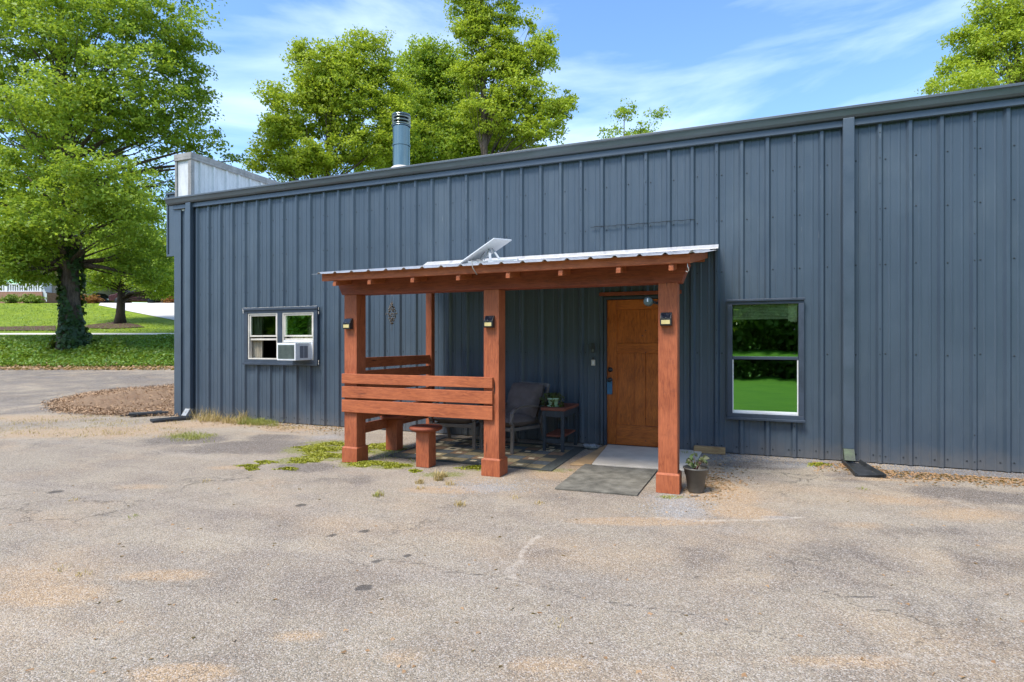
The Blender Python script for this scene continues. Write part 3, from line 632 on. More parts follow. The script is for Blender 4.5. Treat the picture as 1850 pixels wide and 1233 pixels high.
# base flashing, eave trim, gutter
m = MB(); m.prism([(-.012, ZT+.02), (-.062, ZT+.02), (-.066, ZT-.055), (-.05, ZT-.065), (-.05, ZT-.01), (-.012, ZT-.01)], -10.34, XR); m.build('eave_trim', M_TRIM, B)
m = MB(); m.prism([(.10, 4.262), (-.125, 4.250), (-.150, 4.244), (-.150, 4.215), (-.138, 4.208), (-.118, 4.145), (-.100, 4.120), (-.012, 4.115), (.0, 4.2)], -10.47, XR)
m.build('gutter', M_GUTTER, B, .003)
m = MB()
m.add([(XL-.1, .02, 4.263), (XR, .02, 4.263), (XR, 8, 4.75), (XL-.1, 8, 4.75), (XR, 15, 4.3), (XL-.1, 15, 4.3)], [(0, 1, 2, 3), (3, 2, 4, 5)]); m.build('roof', M_ROOFM, B)
m = MB(); m.box(XL, XR, 14.98, 15.0, 0, 4.25); m.box(XR, XR+.02, 0.05, 14.9, 0, 4.25); m.build('rear_wall', M_WALL, B)
for x0, x1, end in ((-9.945, -9.815, 0), (1.085, 1.205, 1)):
    m = MB(); m.box(x0, x1, -.112, -.032, .17, 4.118)
    d = m.build('downspout', M_TRIM, B, .008)
    m = MB(); m.add([(x0+.004, -.108, .175), (x1-.004, -.108, .175), (x1-.004, -.036, .175), (x0+.004, -.036, .175), (x0+.004, -.20, .05), (x1-.004, -.20, .05), (x1-.004, -.12, .03), (x0+.004, -.12, .03)],
                   [(0, 1, 5, 4), (1, 2, 6, 5), (2, 3, 7, 6), (3, 0, 4, 7)])
    m.build('downspout_elbow', simple('mossy_elbow', (.045, .06, .032), .6, 0, .5, 12) if end else simple('grey_elbow', (.30, .31, .31), .5, 0, .3), d)
# parapet at the left end and the fascia box below it
m = MB(); m.box(-10.29, -9.90, -.02, 14.9, 4.0, 5.02, 1)
m.box(-10.312, -10.262, -.045, .0, 4.2, 5.02, 0); m.box(-9.955, -9.872, -.045, .03, 4.2, 5.02, 0)
for k in range(48):
    y = .18+k*PITCH; m.prism([(-9.8995, y-.04), (-9.87, y-.016), (-9.87, y+.016), (-9.8995, y+.04)], 4.2, 5.02, 'Z', 1)
    for d in (.1, .2): m.prism([(-9.8995, y+d-.012), (-9.895, y+d-.006), (-9.895, y+d+.006), (-9.8995, y+d+.012)], 4.2, 5.02, 'Z', 1)
pp = m.build('parapet', [M_PARCAP, M_PARAPET], B)
m = MB(); m.box(-10.325, -9.85, -.06, 14.95, 5.021, 5.10); m.box(-10.325, -10.31, -.06, 14.95, 4.97, 5.0205); m.box(-9.868, -9.85, -.06, 14.95, 4.97, 5.0205); m.box(-10.309, -9.869, -.06, -.047, 4.97, 5.0205); m.build('parapet_cap', M_PARCAP, B, .004)
m = MB(); m.box(-10.60, -10.348, .03, 14.9, 3.17, 4.36); m.box(-10.625, -10.352, .015, .029, 3.14, 3.185); m.box(-10.625, -10.59, .012, .029, 3.1855, 4.36); m.box(-10.64, -10.33, .0, 14.9, 4.361, 4.40)
m.build('front_fascia_box', M_TRIM, B, .003)
# interiors behind the openings
for x0, x1, z0, z1 in OPEN[:2]:
    m = MB(); m.box(x0-.3, x1+.3, .09, 1.9, z0-.3, z1+.3)
    o = m.build('interior', M_INT, B)
    bm = bmesh.new(); bm.from_mesh(o.data)
    fs = [f for f in bm.faces if abs(f.normal.y+1) < .1 and f.calc_center_median().y < .2]; bmesh.ops.delete(bm, geom=fs, context='FACES'); bm.to_mesh(o.data); bm.free()
def ring(mb, x0, x1, z0, z1, w_, y0, y1, m_=0):
    mb.box(x0, x1, y0, y1, z1-w_, z1, m_); mb.box(x0, x1, y0, y1, z0, z0+w_, m_); mb.box(x0, x0+w_, y0, y1, z0+w_+.0003, z1-w_-.0003, m_); mb.box(x1-w_, x1, y0, y1, z0+w_+.0003, z1-w_-.0003, m_)
# left double window
wl = MB(); ring(wl, -8.50, -6.82, 1.045, 2.055, .085, -.062, .05); wl.box(-7.715, -7.605, -.058, .05, 1.1305, 1.9695)
wl.box(-8.52, -6.80, -.085, -.0625, 2.02, 2.062); wl.box(-8.52, -6.80, -.085, -.0625, 1.035, 1.075)
rng2 = random.Random(3)
W1 = wl.build('window', M_FRAME, B, .004); W1['label'] = 'double window with cream sashes and an air conditioner'
for x0, x1 in ((-8.413, -7.717), (-7.603, -6.907)):
    m = MB()
    ring(m, x0, x1, 1.132, 1.968, .024, -.050, .03)
    ring(m, x0+.026, x1-.026, 1.54, 1.942, .028, -.036, .01); m.box(x0+.026, x1-.026, -.02, .035, 1.478, 1.512)
    m.build('sash', M_VINYL, W1, .003)
for x0, x1 in ((-8.413, -7.717), (-7.603, -6.907)):
    m = MB(); m.add([(x0+.05, -.012, 1.56), (x1-.05, -.012, 1.56), (x1-.05, -.012, 1.92), (x0+.05, -.012, 1.92)], [(0, 1, 2, 3)])
    if x0 > -8: m.add([(x0+.024, .012, 1.156), (x1-.024, .012, 1.156), (x1-.024, .012, 1.478), (x0+.024, .012, 1.478)], [(0, 1, 2, 3)])
    m.build('pane', M_GLASS, W1)
for x0, x1, z0, z1 in ((-8.43, -8.19, 1.14, 1.93), (-7.56, -7.0, 1.42, 1.93)):
    m = MB(); n = 36; vs = []   # curtains hang in folds
    for i in range(n+1):
        x = x0+(x1-x0)*i/n; y = .075+.022*math.sin(i*1.5)+.01*math.sin(i*.6)
        vs += [(x, y, z0), (x+.01*math.sin(i), y, z1)]
    m.add(vs, [(2*i, 2*i+2, 2*i+3, 2*i+1) for i in range(n)], 0, True)
    m.build('curtain', M_CURTAIN, W1)
# torn caulk round that window
m = MB()
for i in range(60):
    x = -8.5+1.68*i/60; z = 2.066+random.uniform(-.004, .006); m.obox((x, -.07, z), (x+.03, -.07, 2.066+random.uniform(-.004, .006)), .006, random.uniform(.002, .007))
m.obox((-8.53, -.07, 2.06), (-8.49, -.088, 2.02), .01, .012); m.obox((-8.49, -.088, 2.02), (-8.485, -.09, 1.97), .01, .01)
for z in (2.0, 1.93, 1.09, 1.06): m.obox((-6.79, -.06, z), (-6.792, -.06, z+.045), .006, .008)
m.build('caulk', M_VINYL, W1)
# right window
wl = MB(); ring(wl, -.213, .673, .47, 1.985, .062, -.060, .05); wl.box(-.225, .685, -.082, -.0605, 1.962, 1.99); wl.box(-.225, .685, -.088, -.0605, .452, .482)
wl.box(-.15, .61, -.045, .03, 1.222, 1.262)
W2 = wl.build('window', M_FRAME, B, .004); W2['label'] = 'tall single window mirroring a green lawn'
m = MB(); m.box(-.1505, -.1385, -.04, .02, .5455, 1.2215); m.box(.5985, .6105, -.04, .02, .5455, 1.2215); m.box(-.1505, .6105, -.04, .02, .533, .5452); m.box(-.138, .598, -.042, .02, .5455, .572); m.build('sash', M_WHITE, W2, .002)
m = MB(); m.add([(-.15, -.008, 1.262), (.61, -.008, 1.262), (.61, -.008, 1.923), (-.15, -.008, 1.923)], [(0, 1, 2, 3)])
a = math.tan(R(1.45)); m.add([(-.138, -.03, .572), (.598, -.03, .572), (.598, -.03+.64*a, 1.21), (-.138, -.03+.64*a, 1.21)], [(0, 1, 2, 3)])
m.build('pane', M_GLASSR, W2)
m = MB()
for i in range(9): m.box(-.14, .52, .02, .045, 1.915-i*.019-.014, 1.915-i*.019)
m.box(-.14, .52, .018, .05, 1.735, 1.752); m.build('blind', M_BLIND, W2)
m = MB(); m.prism([(.50, 1.92), (.60, 1.92), (.60, 1.70), (.575, 1.69), (.56, 1.70), (.53, 1.695), (.515, 1.71), (.50, 1.70)], .004, .012, 'Y'); m.build('paper_strip', simple('pale_paper', (.75, .80, .55), .8), W2)
# wooden door
m = MB(); m.box(-1.83, -.83, .045, .09, .02, 2.07); D = None
mf = MB(); mf.box(-1.828, -1.79, -.045, .04, .0, 2.035); mf.box(-.872, -.83, -.045, .04, .0, 2.035); mf.box(-1.828, -.83, -.045, .04, 2.0355, 2.072)
x0, x1 = -1.789, -.875
d = MB()
d.box(x0, -1.652, -.012, .03, .022, 2.03); d.box(-1.010, x1, -.012, .03, .022, 2.03)
D = d.build('door', [M_DOOR_V], B, .005); D['label'] = 'craftsman wooden door stained golden brown'
mf.build('door_frame', M_FRAME, D, .003)
for z0, z1 in ((.022, .30), (1.295, 1.43), (1.895, 2.03)): d = MB(); d.box(-1.6515, -1.0105, -.011, .029, z0, z1); d.build('door_rail', M_DOOR_H, D, .004)
d = MB(); d.box(-1.400, -1.262, -.0115, .029, .3005, 1.2945); d.box(-1.6515, -1.4005, .006, .028, .3005, 1.2945); d.box(-1.2615, -1.0105, .006, .028, .3005, 1.2945); d.box(-1.6515, -1.0105, .006, .028, 1.4305, 1.8945)
d.build('door_panel', M_DOOR_V, D, .003)
d = MB(); d.box(-1.80, -.86, -.055, .04, .0, .0215); d.build('threshold', M_STEELD, D)
d = MB(); d.lathe((-1.742, -.012, 1.06), [(.034, 0), (.034, .012), (.022, .02), (.018, .03), (.0001, .03)], 20, axis='Y'); d.build('deadbolt', M_BLACK, D)
d = MB(); d.lathe((-1.742, -.012, .92), [(.032, 0), (.032, .01), (.012, .014), (.012, .045), (.026, .055), (.03, .07), (.02, .085), (.0001, .088)], 20, axis='Y'); d.build('knob', M_BLACK, D)
d = MB(); d.lathe((-1.30, -.012, 1.53), [(.008, 0), (.007, .004), (.0001, .005)], 10, axis='Y'); d.build('peephole', M_STEELD, D)
m = MB(); m.box(-1.885, -.78, -.085, -.0465, 2.085, 2.135); m.build('door_header', M_WBEAM, B, .003)
# stovepipe
pc = at(726, 300, 10.05); pxx, pyy = pc.x, .62
m = MB(); r = .148
m.lathe((pxx, pyy, 0), [(r, 4.3), (r, 5.20)], 40); m.lathe((pxx, pyy, 0), [(r+.012, 4.86), (r+.012, 4.885)], 40)
ST = m.build('stovepipe', M_STEEL, B)
m = MB()
for z in (5.225, 5.285, 5.345): m.lathe((pxx, pyy, 0), [(r-.03, z), (r+.012, z), (r+.015, z+.018), (r+.008, z+.022), (r-.03, z+.022)], 40)
m.lathe((pxx, pyy, 0), [(r-.045, 5.19), (r-.045, 5.39)], 30, 1); m.lathe((pxx, pyy, 0), [(r+.016, 5.196), (r+.016, 5.215), (.02, 5.215)], 40); m.lathe((pxx, pyy, 0), [(r+.016, 5.385), (r+.012, 5.412), (.0001, 5.425)], 40)
m.build('rain_cap', [M_STEEL, M_STEELD], ST)
m = MB(); m.lathe((pxx, pyy, 0), [(.34, 4.30), (.33, 4.33), (.24, 4.40), (.19, 4.47), (.152, 4.50)], 36); m.build('flashing', simple('pipe_flashing', (.52, .49, .45), .5, 0, .15, 5), ST)
# old seam line on the wall
m = MB(); x = -2.02
while x < -.66:
    m.obox((x, -.034, 3.062+random.uniform(-.006, .006)), (x+.055, -.034, 3.062+random.uniform(-.006, .006)), .01, random.uniform(.005, .011)); x += .052
m.build('panel_seam', M_SCREW, B)

# ------------------------------------------------------------------ porch
PO = thing('wooden_porch', (-2.53, -1.2, 0), 'red stained timber porch with a white metal shed roof over the door', 'porch')
for x0 in (-4.468, -2.622, -.774):
    m = MB(); m.box(x0, x0+.18, -2.31, -2.13, 0.002, 2.01); p_ = m.build('post', M_WZ, PO, .006)
    m = MB(); z1 = .175
    m.box(x0-.019, x0+.199, -2.331, -2.3105, .001, z1); m.box(x0-.019, x0+.199, -2.1295, -2.109, .001, z1); m.box(x0-.019, x0-.0005, -2.3100, -2.13, .001, z1-.001); m.box(x0+.1805, x0+.199, -2.3100, -2.13, .001, z1-.001)
    m.add([(x0-.019, -2.331, z1+.0005), (x0+.199, -2.331, z1+.0005), (x0+.199, -2.109, z1+.0005), (x0-.019, -2.109, z1+.0005), (x0-.004, -2.314, z1+.018), (x0+.184, -2.314, z1+.018), (x0+.184, -2.126, z1+.018), (x0-.004, -2.126, z1+.018)],
          [(0, 1, 5, 4), (1, 2, 6, 5), (2, 3, 7, 6), (3, 0, 4, 7)])
    m.build('post_base', M_WZ, p_, .002)
m = MB(); m.box(-4.505, -4.405, -.345, -.245, .002, 2.30); m.build('post', M_WZ, PO, .004)
m = MB(); m.prism([(-4.50, 2.0105), (-.56, 2.0105), (-.485, 2.19), (-4.585, 2.19)], -2.315, -2.125, 'Y'); m.build('beam', M_WBEAM, PO, .005)
SL = .1575
def rz(y): return 2.235+(y+2.56)*SL      # top of the rafters
for x in (-4.38, -3.90, -3.34, -2.785, -2.22, -1.665, -1.10, -.62):
    m = MB(); h = .105; m.prism([(-2.60, rz(-2.60)-.14), (-2.60, rz(-2.60)-.105), (-2.58, rz(-2.58)-.075), (-.03, rz(-.03)-.012), (-.03, rz(-.03)-.012-h), (-2.5, rz(-2.5)-.14)], x-.022, x+.022, 'X')
    m.build('rafter', M_WY, PO, .003)
m = MB(); m.box(-4.56, -.455, -2.60, -2.562, 2.152, 2.24); 
F_ = m.build('fascia', M_WX, PO, .004)
for x0, x1 in ((-4.56, -4.525), (-.49, -.455)): m = MB(); m.prism([(-2.56, 2.152), (-2.56, 2.238), (-.02, rz(-.02)), (-.02, rz(-.02)-.09)], x0, x1, 'X'); m.build('rake_board', M_WY, PO, .003)
m = MB(); m.box(-4.52, -.492, -.03, -.001 if False else -.032+.03, 2.50, 2.60); m.build('ledger', M_WX, PO)
m = MB(); m.prism([(-2.55, rz(-2.55)-.011), (-2.55, rz(-2.55)-.001), (-.03, rz(-.03)-.001), (-.03, rz(-.03)-.011)], -4.523, -.493, 'X'); m.build('added_dark_deck', M_WBEAM, PO)  # unseen dark sheathing, added to deepen the shade under the porch roof
# corrugated porch roof
m = MB(); y0, y1 = -2.66, -.005; x = -4.655; prof = [(-4.655, 0)]
while x < -.36:
    for dx, dz in ((.075, 0), (.095, .019), (.112, .019), (.132, 0), (.165, 0), (.172, .004), (.180, 0), (.2286, 0)):
        if x+dx < -.325: prof.append((x+dx, dz))
    x += .2286
prof.append((-.325, 0)); vs = []
for x, dz in prof:
    for y in (y0, y1): vs += [(x, y, rz(y)+.008+dz), (x, y, rz(y)+.0105+dz)]
n = len(prof); fs = []
for i in range(n-1):
    a, b = 4*i, 4*i+4; fs += [(a+1, b+1, b+3, a+3), (a, a+2, b+2, b), (a, b, b+1, a+1), (a+2, a+3, b+3, b+2)]
m.add(vs, fs); m.build('roof_sheet', M_ROOFM, PO)
m = MB(); m.prism([(-.04, rz(0)+.045), (-.034, rz(0)+.046), (-.034, rz(0)+.075), (-.16, rz(-.15)+.034), (-.162, rz(-.15)+.030), (-.04, rz(0)+.06)], -4.66, -.318, 'X')
m.build('wall_flashing', M_ROOFM, PO)
RAILS = [(.950, 1.066), (.780, .915), (.608, .756)]
for z0, z1 in RAILS:
    m = MB(); m.box(-4.478, -2.503, -2.348, -2.312, z0, z1); m.build('rail', M_WX, PO, .004)
for z0, z1 in ((1.12, 1.25), (.96, 1.085), (.80, .925), (.64, .765), (.47, .575), (.30, .425)):
    m = MB(); m.box(-4.466, -4.430, -2.128, -.346, z0, z1); m.build('rail', M_WY, PO, .003)
# little screw marks on the rails and posts belong to the wood texture

# stools
def stool(x, y, label):
    t = thing('stool', (x, y, 0), label, 'stool', 'round topped pedestal stools')
    return t
s1 = stool(-3.44, -2.14, 'round topped wooden stool standing in front of the chairs below the rail')
m = MB(); m.box(-3.525, -3.355, -2.222, -2.055, .002, .415); m.build('pedestal', M_WZ, s1, .005)
m = MB(); m.lathe((-3.44, -2.14, 0), [(.0001, .416), (.15, .416), (.185, .43), (.195, .447), (.190, .462), (.17, .470), (.0001, .472)], 40); m.build('seat', M_WBEAM, s1)
s2 = s1.copy(); COL.objects.link(s2); s2.location = (-4.375, -1.385, 0); s2.rotation_euler = (0, 0, R(4)); s2['label'] = 'round topped wooden stool against the side slats behind the left front post'
for ch in s1.children: q = ch.copy(); COL.objects.link(q); q.parent = s2

# patio chairs (built at origin facing -Y, then placed)
def cushion(mb, c, sx, sy, sz, rx, mi=0, puff=.35, seed=0):
    n = 16; rr = random.Random(seed); ph = [rr.uniform(0, 6) for _ in range(6)]; rot = Matrix.Rotation(rx, 3, 'X')
    vs = []; fs = []
    for side in (1, -1):
        for i in range(n+1):
            for j in range(n+1):
                a = i/n*2-1; b = j/n*2-1; e = (1-abs(a)**3.2)*(1-abs(b)**3.2); e = max(0, e)**.42
                wr = .10*math.sin(a*7+b*3+ph[0])*math.sin(b*5+ph[1])+.07*math.sin(b*12+a*2+ph[2])
                k = 1-.05*(abs(a*b))
                p = Vector((a*sx/2*k, b*sy/2*k, side*sz/2*(e*(1+wr))))
                vs.append(rot@p+Vector(c))
    N1 = (n+1)**2
    for i in range(n):
        for j in range(n):
            q = i*(n+1)+j; fs.append((q, q+n+1, q+n+2, q+1)); fs.append((N1+q, N1+q+1, N1+q+n+2, N1+q+n+1))
    mb.add(vs, fs, mi, True)
def make_chair(name, label, loc, rot, wd=.56):
    t = thing(name, loc, label, 'chair', 'brown metal patio chairs with charcoal cushions')
    h = wd/2
    def put(mb, nm, mat, bev=0):
        me_o = mb.build(nm, mat, None, bev); me_o.parent = t; return me_o
    for s in (-1, 1):
        m = MB(); m.obox((s*h, -.34, 0), (s*h, -.33, .37), .045, .028, (0, 1, 0)); m.obox((s*h, -.33, .37), (s*h, -.365, .40), .045, .028, (0, 1, 0)); m.obox((s*h, -.365, .40), (s*h, -.335, .52), .042, .026, (0, 1, 0)); put(m, 'leg', M_CHAIRM, .004)
        m = MB(); m.obox((s*(h-.01), .38, 0), (s*(h-.01), .24, .36), .045, .028, (0, 1, 0)); put(m, 'leg', M_CHAIRM, .004)
        m = MB(); pts = [(s*h, -.352, .512), (s*h, -.30, .565), (s*h, -.20, .595), (s*h, -.05, .60), (s*h, .12, .585), (s*h, .27, .56)]
        for a, b in zip(pts[:-1], pts[1:]): m.obox(a, b, .048, .02)
        put(m, 'armrest', M_CHAIRM, .003)
    m = MB()
    for s in (-1, 1): m.obox((s*(h-.01), .24, .345), (s*(h-.02), .44, .86), .032, .028, (0, 1, 0)); m.obox((s*(h-.02), -.33, .31), (s*(h-.02), .24, .30), .025, .04)
    m.obox((-h+.03, .435, .845), (h-.03, .435, .845), .028, .05); m.obox((-h+.024, -.33, .31), (h-.024, -.33, .31), .026, .045); m.obox((-h+.03, .25, .36), (h-.03, .25, .36), .026, .04)
    for i in range(6): x = -h+.09+i*(2*h-.18)/5; m.obox((x, .255, .38), (x, .432, .83), .02, .012, (0, 1, 0))
    put(m, 'frame', M_CHAIRM, .003)
    m = MB(); cushion(m, (0, -.06, .39), wd-.035, .62, .16, R(-2), seed=3); put(m, 'seat_cushion', M_FABRIC)
    m = MB(); cushion(m, (-.03, .25, .63), wd+.02, .52, .21, R(68), seed=8); put(m, 'back_cushion', M_FABRIC)
    t.rotation_euler = (0, 0, rot); return t
make_chair('patio_chair', 'charcoal cushioned patio chair between the middle post and the side table', (-2.91, -.73, 0.004), R(-20))
make_chair('patio_chair', 'charcoal cushioned patio chair mostly hidden behind the porch rails', (-3.72, -.72, 0.004), R(8), .62)

# side table
T = thing('side_table', (-2.33, -.46, 0), 'narrow black side table with a reddish wood top beside the patio chair', 'side table')
m = MB(); m.box(-2.495, -2.165, -.80, -.12, .545, .582); m.build('table_top', M_TABTOP, T, .004)
for x in (-2.475, -2.225):
    for y in (-.785, -.175):
        m = MB(); m.box(x, x+.04, y, y+.04, .004, .5445); m.build('leg', M_DKPAINT, T, .003)
m = MB(); m.box(-2.434, -2.226, -.783, -.765, .46, .5445); m.box(-2.434, -2.226, -.155, -.137, .46, .5445); m.box(-2.472, -2.455, -.744, -.176, .46, .5445); m.box(-2.205, -2.188, -.744, -.176, .46, .5445)
m.box(-2.434, -2.226, -.783, -.765, .12, .18); m.build('apron', M_DKPAINT, T)
m = MB(); m.box(-2.46, -2.20, -.743, -.177, .195, .22); m.build('shelf', M_TABTOP, T, .003)
# potted plant on it
PT = thing('potted_succulent', (-2.385, -.60, .583), 'pale green pot of trailing succulents on the side table', 'potted plant')
c = (-2.385, -.60)
m = MB(); m.lathe((*c, 0), [(.0001, .584), (.085, .584), (.09, .592), (.085, .598), (.055, .598)], 28); m.lathe((*c, 0), [(.058, .598), (.066, .63), (.073, .668), (.080, .669), (.082, .70), (.074, .70), (.07, .68), (.0001, .68)], 28)
m.build('pot', M_POTG, PT)
Cs = []; Ns = []
for i in range(130): a = random.uniform(0, 6.28); r_ = .085*math.sqrt(random.random()); Cs.append((c[0]+r_*math.cos(a), c[1]+r_*math.sin(a), .70+random.uniform(0, .06))); Ns.append((math.cos(a), math.sin(a), 1))
for sx, sy, ln in ((.11, -.05, .26), (.13, .02, .2), (-.12, -.05, .12), (-.10, .02, .16), (.03, -.12, .10), (.12, -.02, .3), (-.15, -.02, .1)):
    for i in range(34): t_ = i/33; Cs.append((c[0]+sx*min(1, t_*2.2)+random.gauss(0, .012), c[1]+sy*min(1, t_*2.2)+random.gauss(0, .012), .70+.05*math.sin(min(1, t_*2)*3.14)-ln*max(0, t_-.3)*1.4)); Ns.append((random.gauss(0, 1), random.gauss(0, 1), .6))
V, Q = leafquads(np.array(Cs), unit(np.array(Ns)), .046, .55); fastmesh('foliage', V, Q, M_LEAF_P, parent=PT)

# pot beside the right post
PT = thing('flower_pot', (-.44, -2.16, 0), 'taupe plastic flower pot with a leafy seedling beside the right porch post', 'flower pot')
c = (-.44, -2.16)
m = MB(); m.lathe((*c, 0), [(.0001, .002), (.070, .002), (.074, .012), (.096, .165), (.103, .17), (.112, .222), (.118, .225), (.118, .238), (.108, .238), (.100, .19), (.0001, .19)], 40); m.build('pot', M_POT, PT)
m = MB(); m.lathe((*c, 0), [(.0001, .203), (.06, .201), (.1015, .193)], 24); m.build('soil', M_SOIL, PT)
m = MB(); Cs = []; Ns = []; Sz = []
for k in range(9):
    a = k*2.4; L = random.uniform(.07, .15); e = Vector((c[0]+math.cos(a)*L*.75, c[1]+math.sin(a)*L*.75, .20+L))
    m.tube([(c[0], c[1], .19), ((c[0]+e.x)/2-.004, (c[1]+e.y)/2, .20+L*.62), e], [.004, .003, .0015], 5)
    for j in range(7): b = random.uniform(0, 6.28); Cs.append((e.x+math.cos(b)*.025, e.y+math.sin(b)*.025, e.z+random.uniform(-.02, .02))); Ns.append((math.cos(b)*.7, math.sin(b)*.7-.3, .8))
m.build('stem', simple('red_stem', (.11, .03, .02), .6), PT)
V, Q = leafquads(np.array(Cs), unit(np.array(Ns)), .05, .6); fastmesh('leaves', V, Q, M_LEAF_P, parent=PT)

# ------------------------------------------------------------------ fittings
for i, (x, lab) in enumerate(((-4.392, 'small black solar light on the left front porch post'), (-2.542, 'small black solar light on the middle porch post'), (-.697, 'small black solar light on the right porch post'))):
    t = thing('solar_light', (x, -2.311, 1.60), lab, 'wall light', 'solar lights on the porch posts')
    m = MB(); m.prism([(-2.3115, 1.598), (-2.36, 1.598), (-2.372, 1.605), (-2.372, 1.668), (-2.335, 1.722), (-2.3115, 1.728)], x-.052, x+.052, 'X'); m.build('housing', M_BLACK, t, .003)
    m = MB(); m.box(x-.040, x+.040, -2.3755, -2.3725, 1.614, 1.652); m.build('lens', M_LENS, t, .001)
    m = MB(); m.add([(x-.044, -2.3725, 1.672), (x+.044, -2.3725, 1.672), (x+.044, -2.3405, 1.719), (x-.044, -2.3405, 1.719)], [(0, 1, 2, 3)]); m.lathe((x, -2.3735, 1.674), [(.008, 0), (.006, .006), (.0001, .008)], 12, 1, axis='Y'); m.build('solar_cell', [M_SOLAR, M_STEELD], t)
t = thing('security_camera', (-.775, -2.22, 1.82), 'grey green security camera bracketed to the inner side of the right porch post', 'security camera')
m = MB(); m.lathe((-.868, -2.30, 1.836), [(.0001, .05), (.03, .05), (.041, .042), (.045, .02), (.045, -.035), (.038, -.05), (.0001, -.052)], 24, axis='Y'); m.build('body', simple('grey_green_plastic', (.07, .10, .10), .35, 0, .15), t)
m = MB(); m.box(-.874, -.862, -2.3525, -2.3505, 1.83, 1.862); m.build('lens', M_WHITE, t)
m = MB(); m.tube([(-.83, -2.27, 1.832), (-.80, -2.25, 1.822), (-.7755, -2.235, 1.826)], .014, 8); m.box(-.786, -.7755, -2.26, -2.20, 1.80, 1.85); m.build('bracket', M_BLACK, t)
# hook under the right end of the roof
t = thing('metal_hook', (-.49, -2.5, 2.13), 'small pale metal hook hanging under the right end of the porch roof', 'hook')
m = MB(); m.tube([(-.478, -2.58, 2.16), (-.478, -2.58, 2.12), (-.470, -2.58, 2.105), (-.468, -2.58, 2.085), (-.480, -2.58, 2.072), (-.494, -2.58, 2.082)], .004, 6); m.build('hook', simple('zinc', (.5, .49, .45), .4, .6), t)
# doorbell and switch
m = MB(); m.box(-2.005, -1.955, -.058, -.0315, 1.295, 1.43); m.box(-1.995, -1.965, -.062, -.0585, 1.305, 1.345, 1); o = m.build('doorbell', [M_BLACK, simple('smoked_lens', (.10, .11, .10), .2)], None, .004, loc=(-1.98, -.04, 1.36)); tag(o, 'narrow black doorbell on the dark wall left of the door', 'doorbell')
m = MB(); m.box(-2.008, -1.952, -.042, -.0315, 1.115, 1.195); m.box(-1.99, -1.97, -.0465, -.0425, 1.135, 1.175, 1); m.box(-1.995, -1.965, -.05, -.0315, 1.197, 1.232, 2); o = m.build('wall_switch', [M_VINYL, M_WHITE, M_BLACK], None, .002, loc=(-1.98, -.04, 1.15)); tag(o, 'small cream switch plate on the dark wall below the doorbell', 'switch')
# tag on the knob
m = MB(); pol = []
for i in range(9): a = math.pi*i/8; pol.append((-1.742+.036*math.cos(a), .885+.03*math.sin(a)))
pol += [(-1.778, .725), (-1.770, .718), (-1.714, .718), (-1.706, .725)]
m.prism(pol, -.062, -.052, 'Y'); m.tube([(-1.742, -.058, .90), (-1.742, -.075, .935), (-1.742, -.055, .94)], .003, 6); o = m.build('door_tag', M_BLUETAG, None, .002, loc=(-1.742, -.057, .80)); tag(o, 'blue hanging tag looped over the door knob', 'door tag')
# wind chime
wc = at(708, 560, 8.35); t = thing('wind_chime', (wc.x, wc.y, 2.06), 'diamond shaped bunch of small dark wind chime beads hanging in the left porch opening', 'wind chime')
m = MB(); m.tube([(wc.x, wc.y, 2.16), (wc.x, wc.y, 1.98)], .002, 5); m.build('cord', M_STEELD, t)
m = MB(); cen = at(708, 567, 8.35).z
for i in range(-4, 5):
    wdt = .085*(1-abs(i)/5.2)*random.uniform(.75, 1); n_ = 7
    for j in range(n_):
        if n_ > 1:
            a = j/(n_)*6.283+i*.9; x = wc.x+wdt*math.cos(a)*(1, .45)[j % 2]; y = wc.y+wdt*math.sin(a); z = cen-i*.034+random.uniform(-.008, .008)
            m.lathe((x, y, z), [(.0001, -.017), (.0095, -.006), (.010, .004), (.0001, .015)], 7)
            m.tube([(x, y, z+.012), (x*.8+wc.x*.2, y, z+.036)], .0011, 4)
for i in range(4): z = cen-.17-i*.024; m.lathe((wc.x, wc.y, z), [(.0001, -.010), (.006, 0), (.0001, .010)], 7)
m.build('beads', simple('bronze_beads', (.12, .10, .08), .4, .5), t)
# flat satellite antenna on the porch roof
t = thing('satellite_antenna', (-2.86, -1.75, 2.38), 'flat white satellite antenna tilted on its stand on the porch roof', 'antenna')
def apt(px, py, u): return at(px, py, u)
ua = at(832, 474, 7.35)
A0 = at(829, 475, 6.95); A1 = at(892, 430, 6.62); A2 = at(927, 431, 6.90)
# four corners of the panel: a rectangle 0.51 x 0.30 m
e1 = (A1-A0); e2 = (A2-A1); e2 -= e1*(e1.dot(e2)/e1.length_squared); nrm = e1.cross(e2).normalized()
if nrm.z < 0: nrm = -nrm
m = MB(); cs = [A0, A1, A1+e2, A0+e2]
m.add([q for q in cs]+[q-nrm*.014 for q in cs], [(0, 1, 2, 3), (7, 6, 5, 4), (0, 4, 5, 1), (1, 5, 6, 2), (2, 6, 7, 3), (3, 7, 4, 0)]); m.build('panel', M_WHITE, t, .005)
cen = sum(cs, Vector())/4-nrm*.015
def rt(x, y): return Vector((x, y, rz(y)+.035))
def onr(px, y): a_ = (px-CX)/F; q = (y+CAMD)/(FW[1]+a_*RT[1]); return Vector(((FW[0]+a_*RT[0])*q, y, rz(y)+.04))
F0, F1, G0, G1 = onr(846, -2.1), onr(936, -2.1), onr(855, -1.75), onr(928, -1.75)
m = MB(); m.obox(F0, F1, .03, .022); m.obox(G0, G1, .03, .022); m.obox(onr(878, -2.13), onr(880, -1.72), .03, .02); m.obox(onr(928, -2.13), onr(926, -1.72), .03, .02)
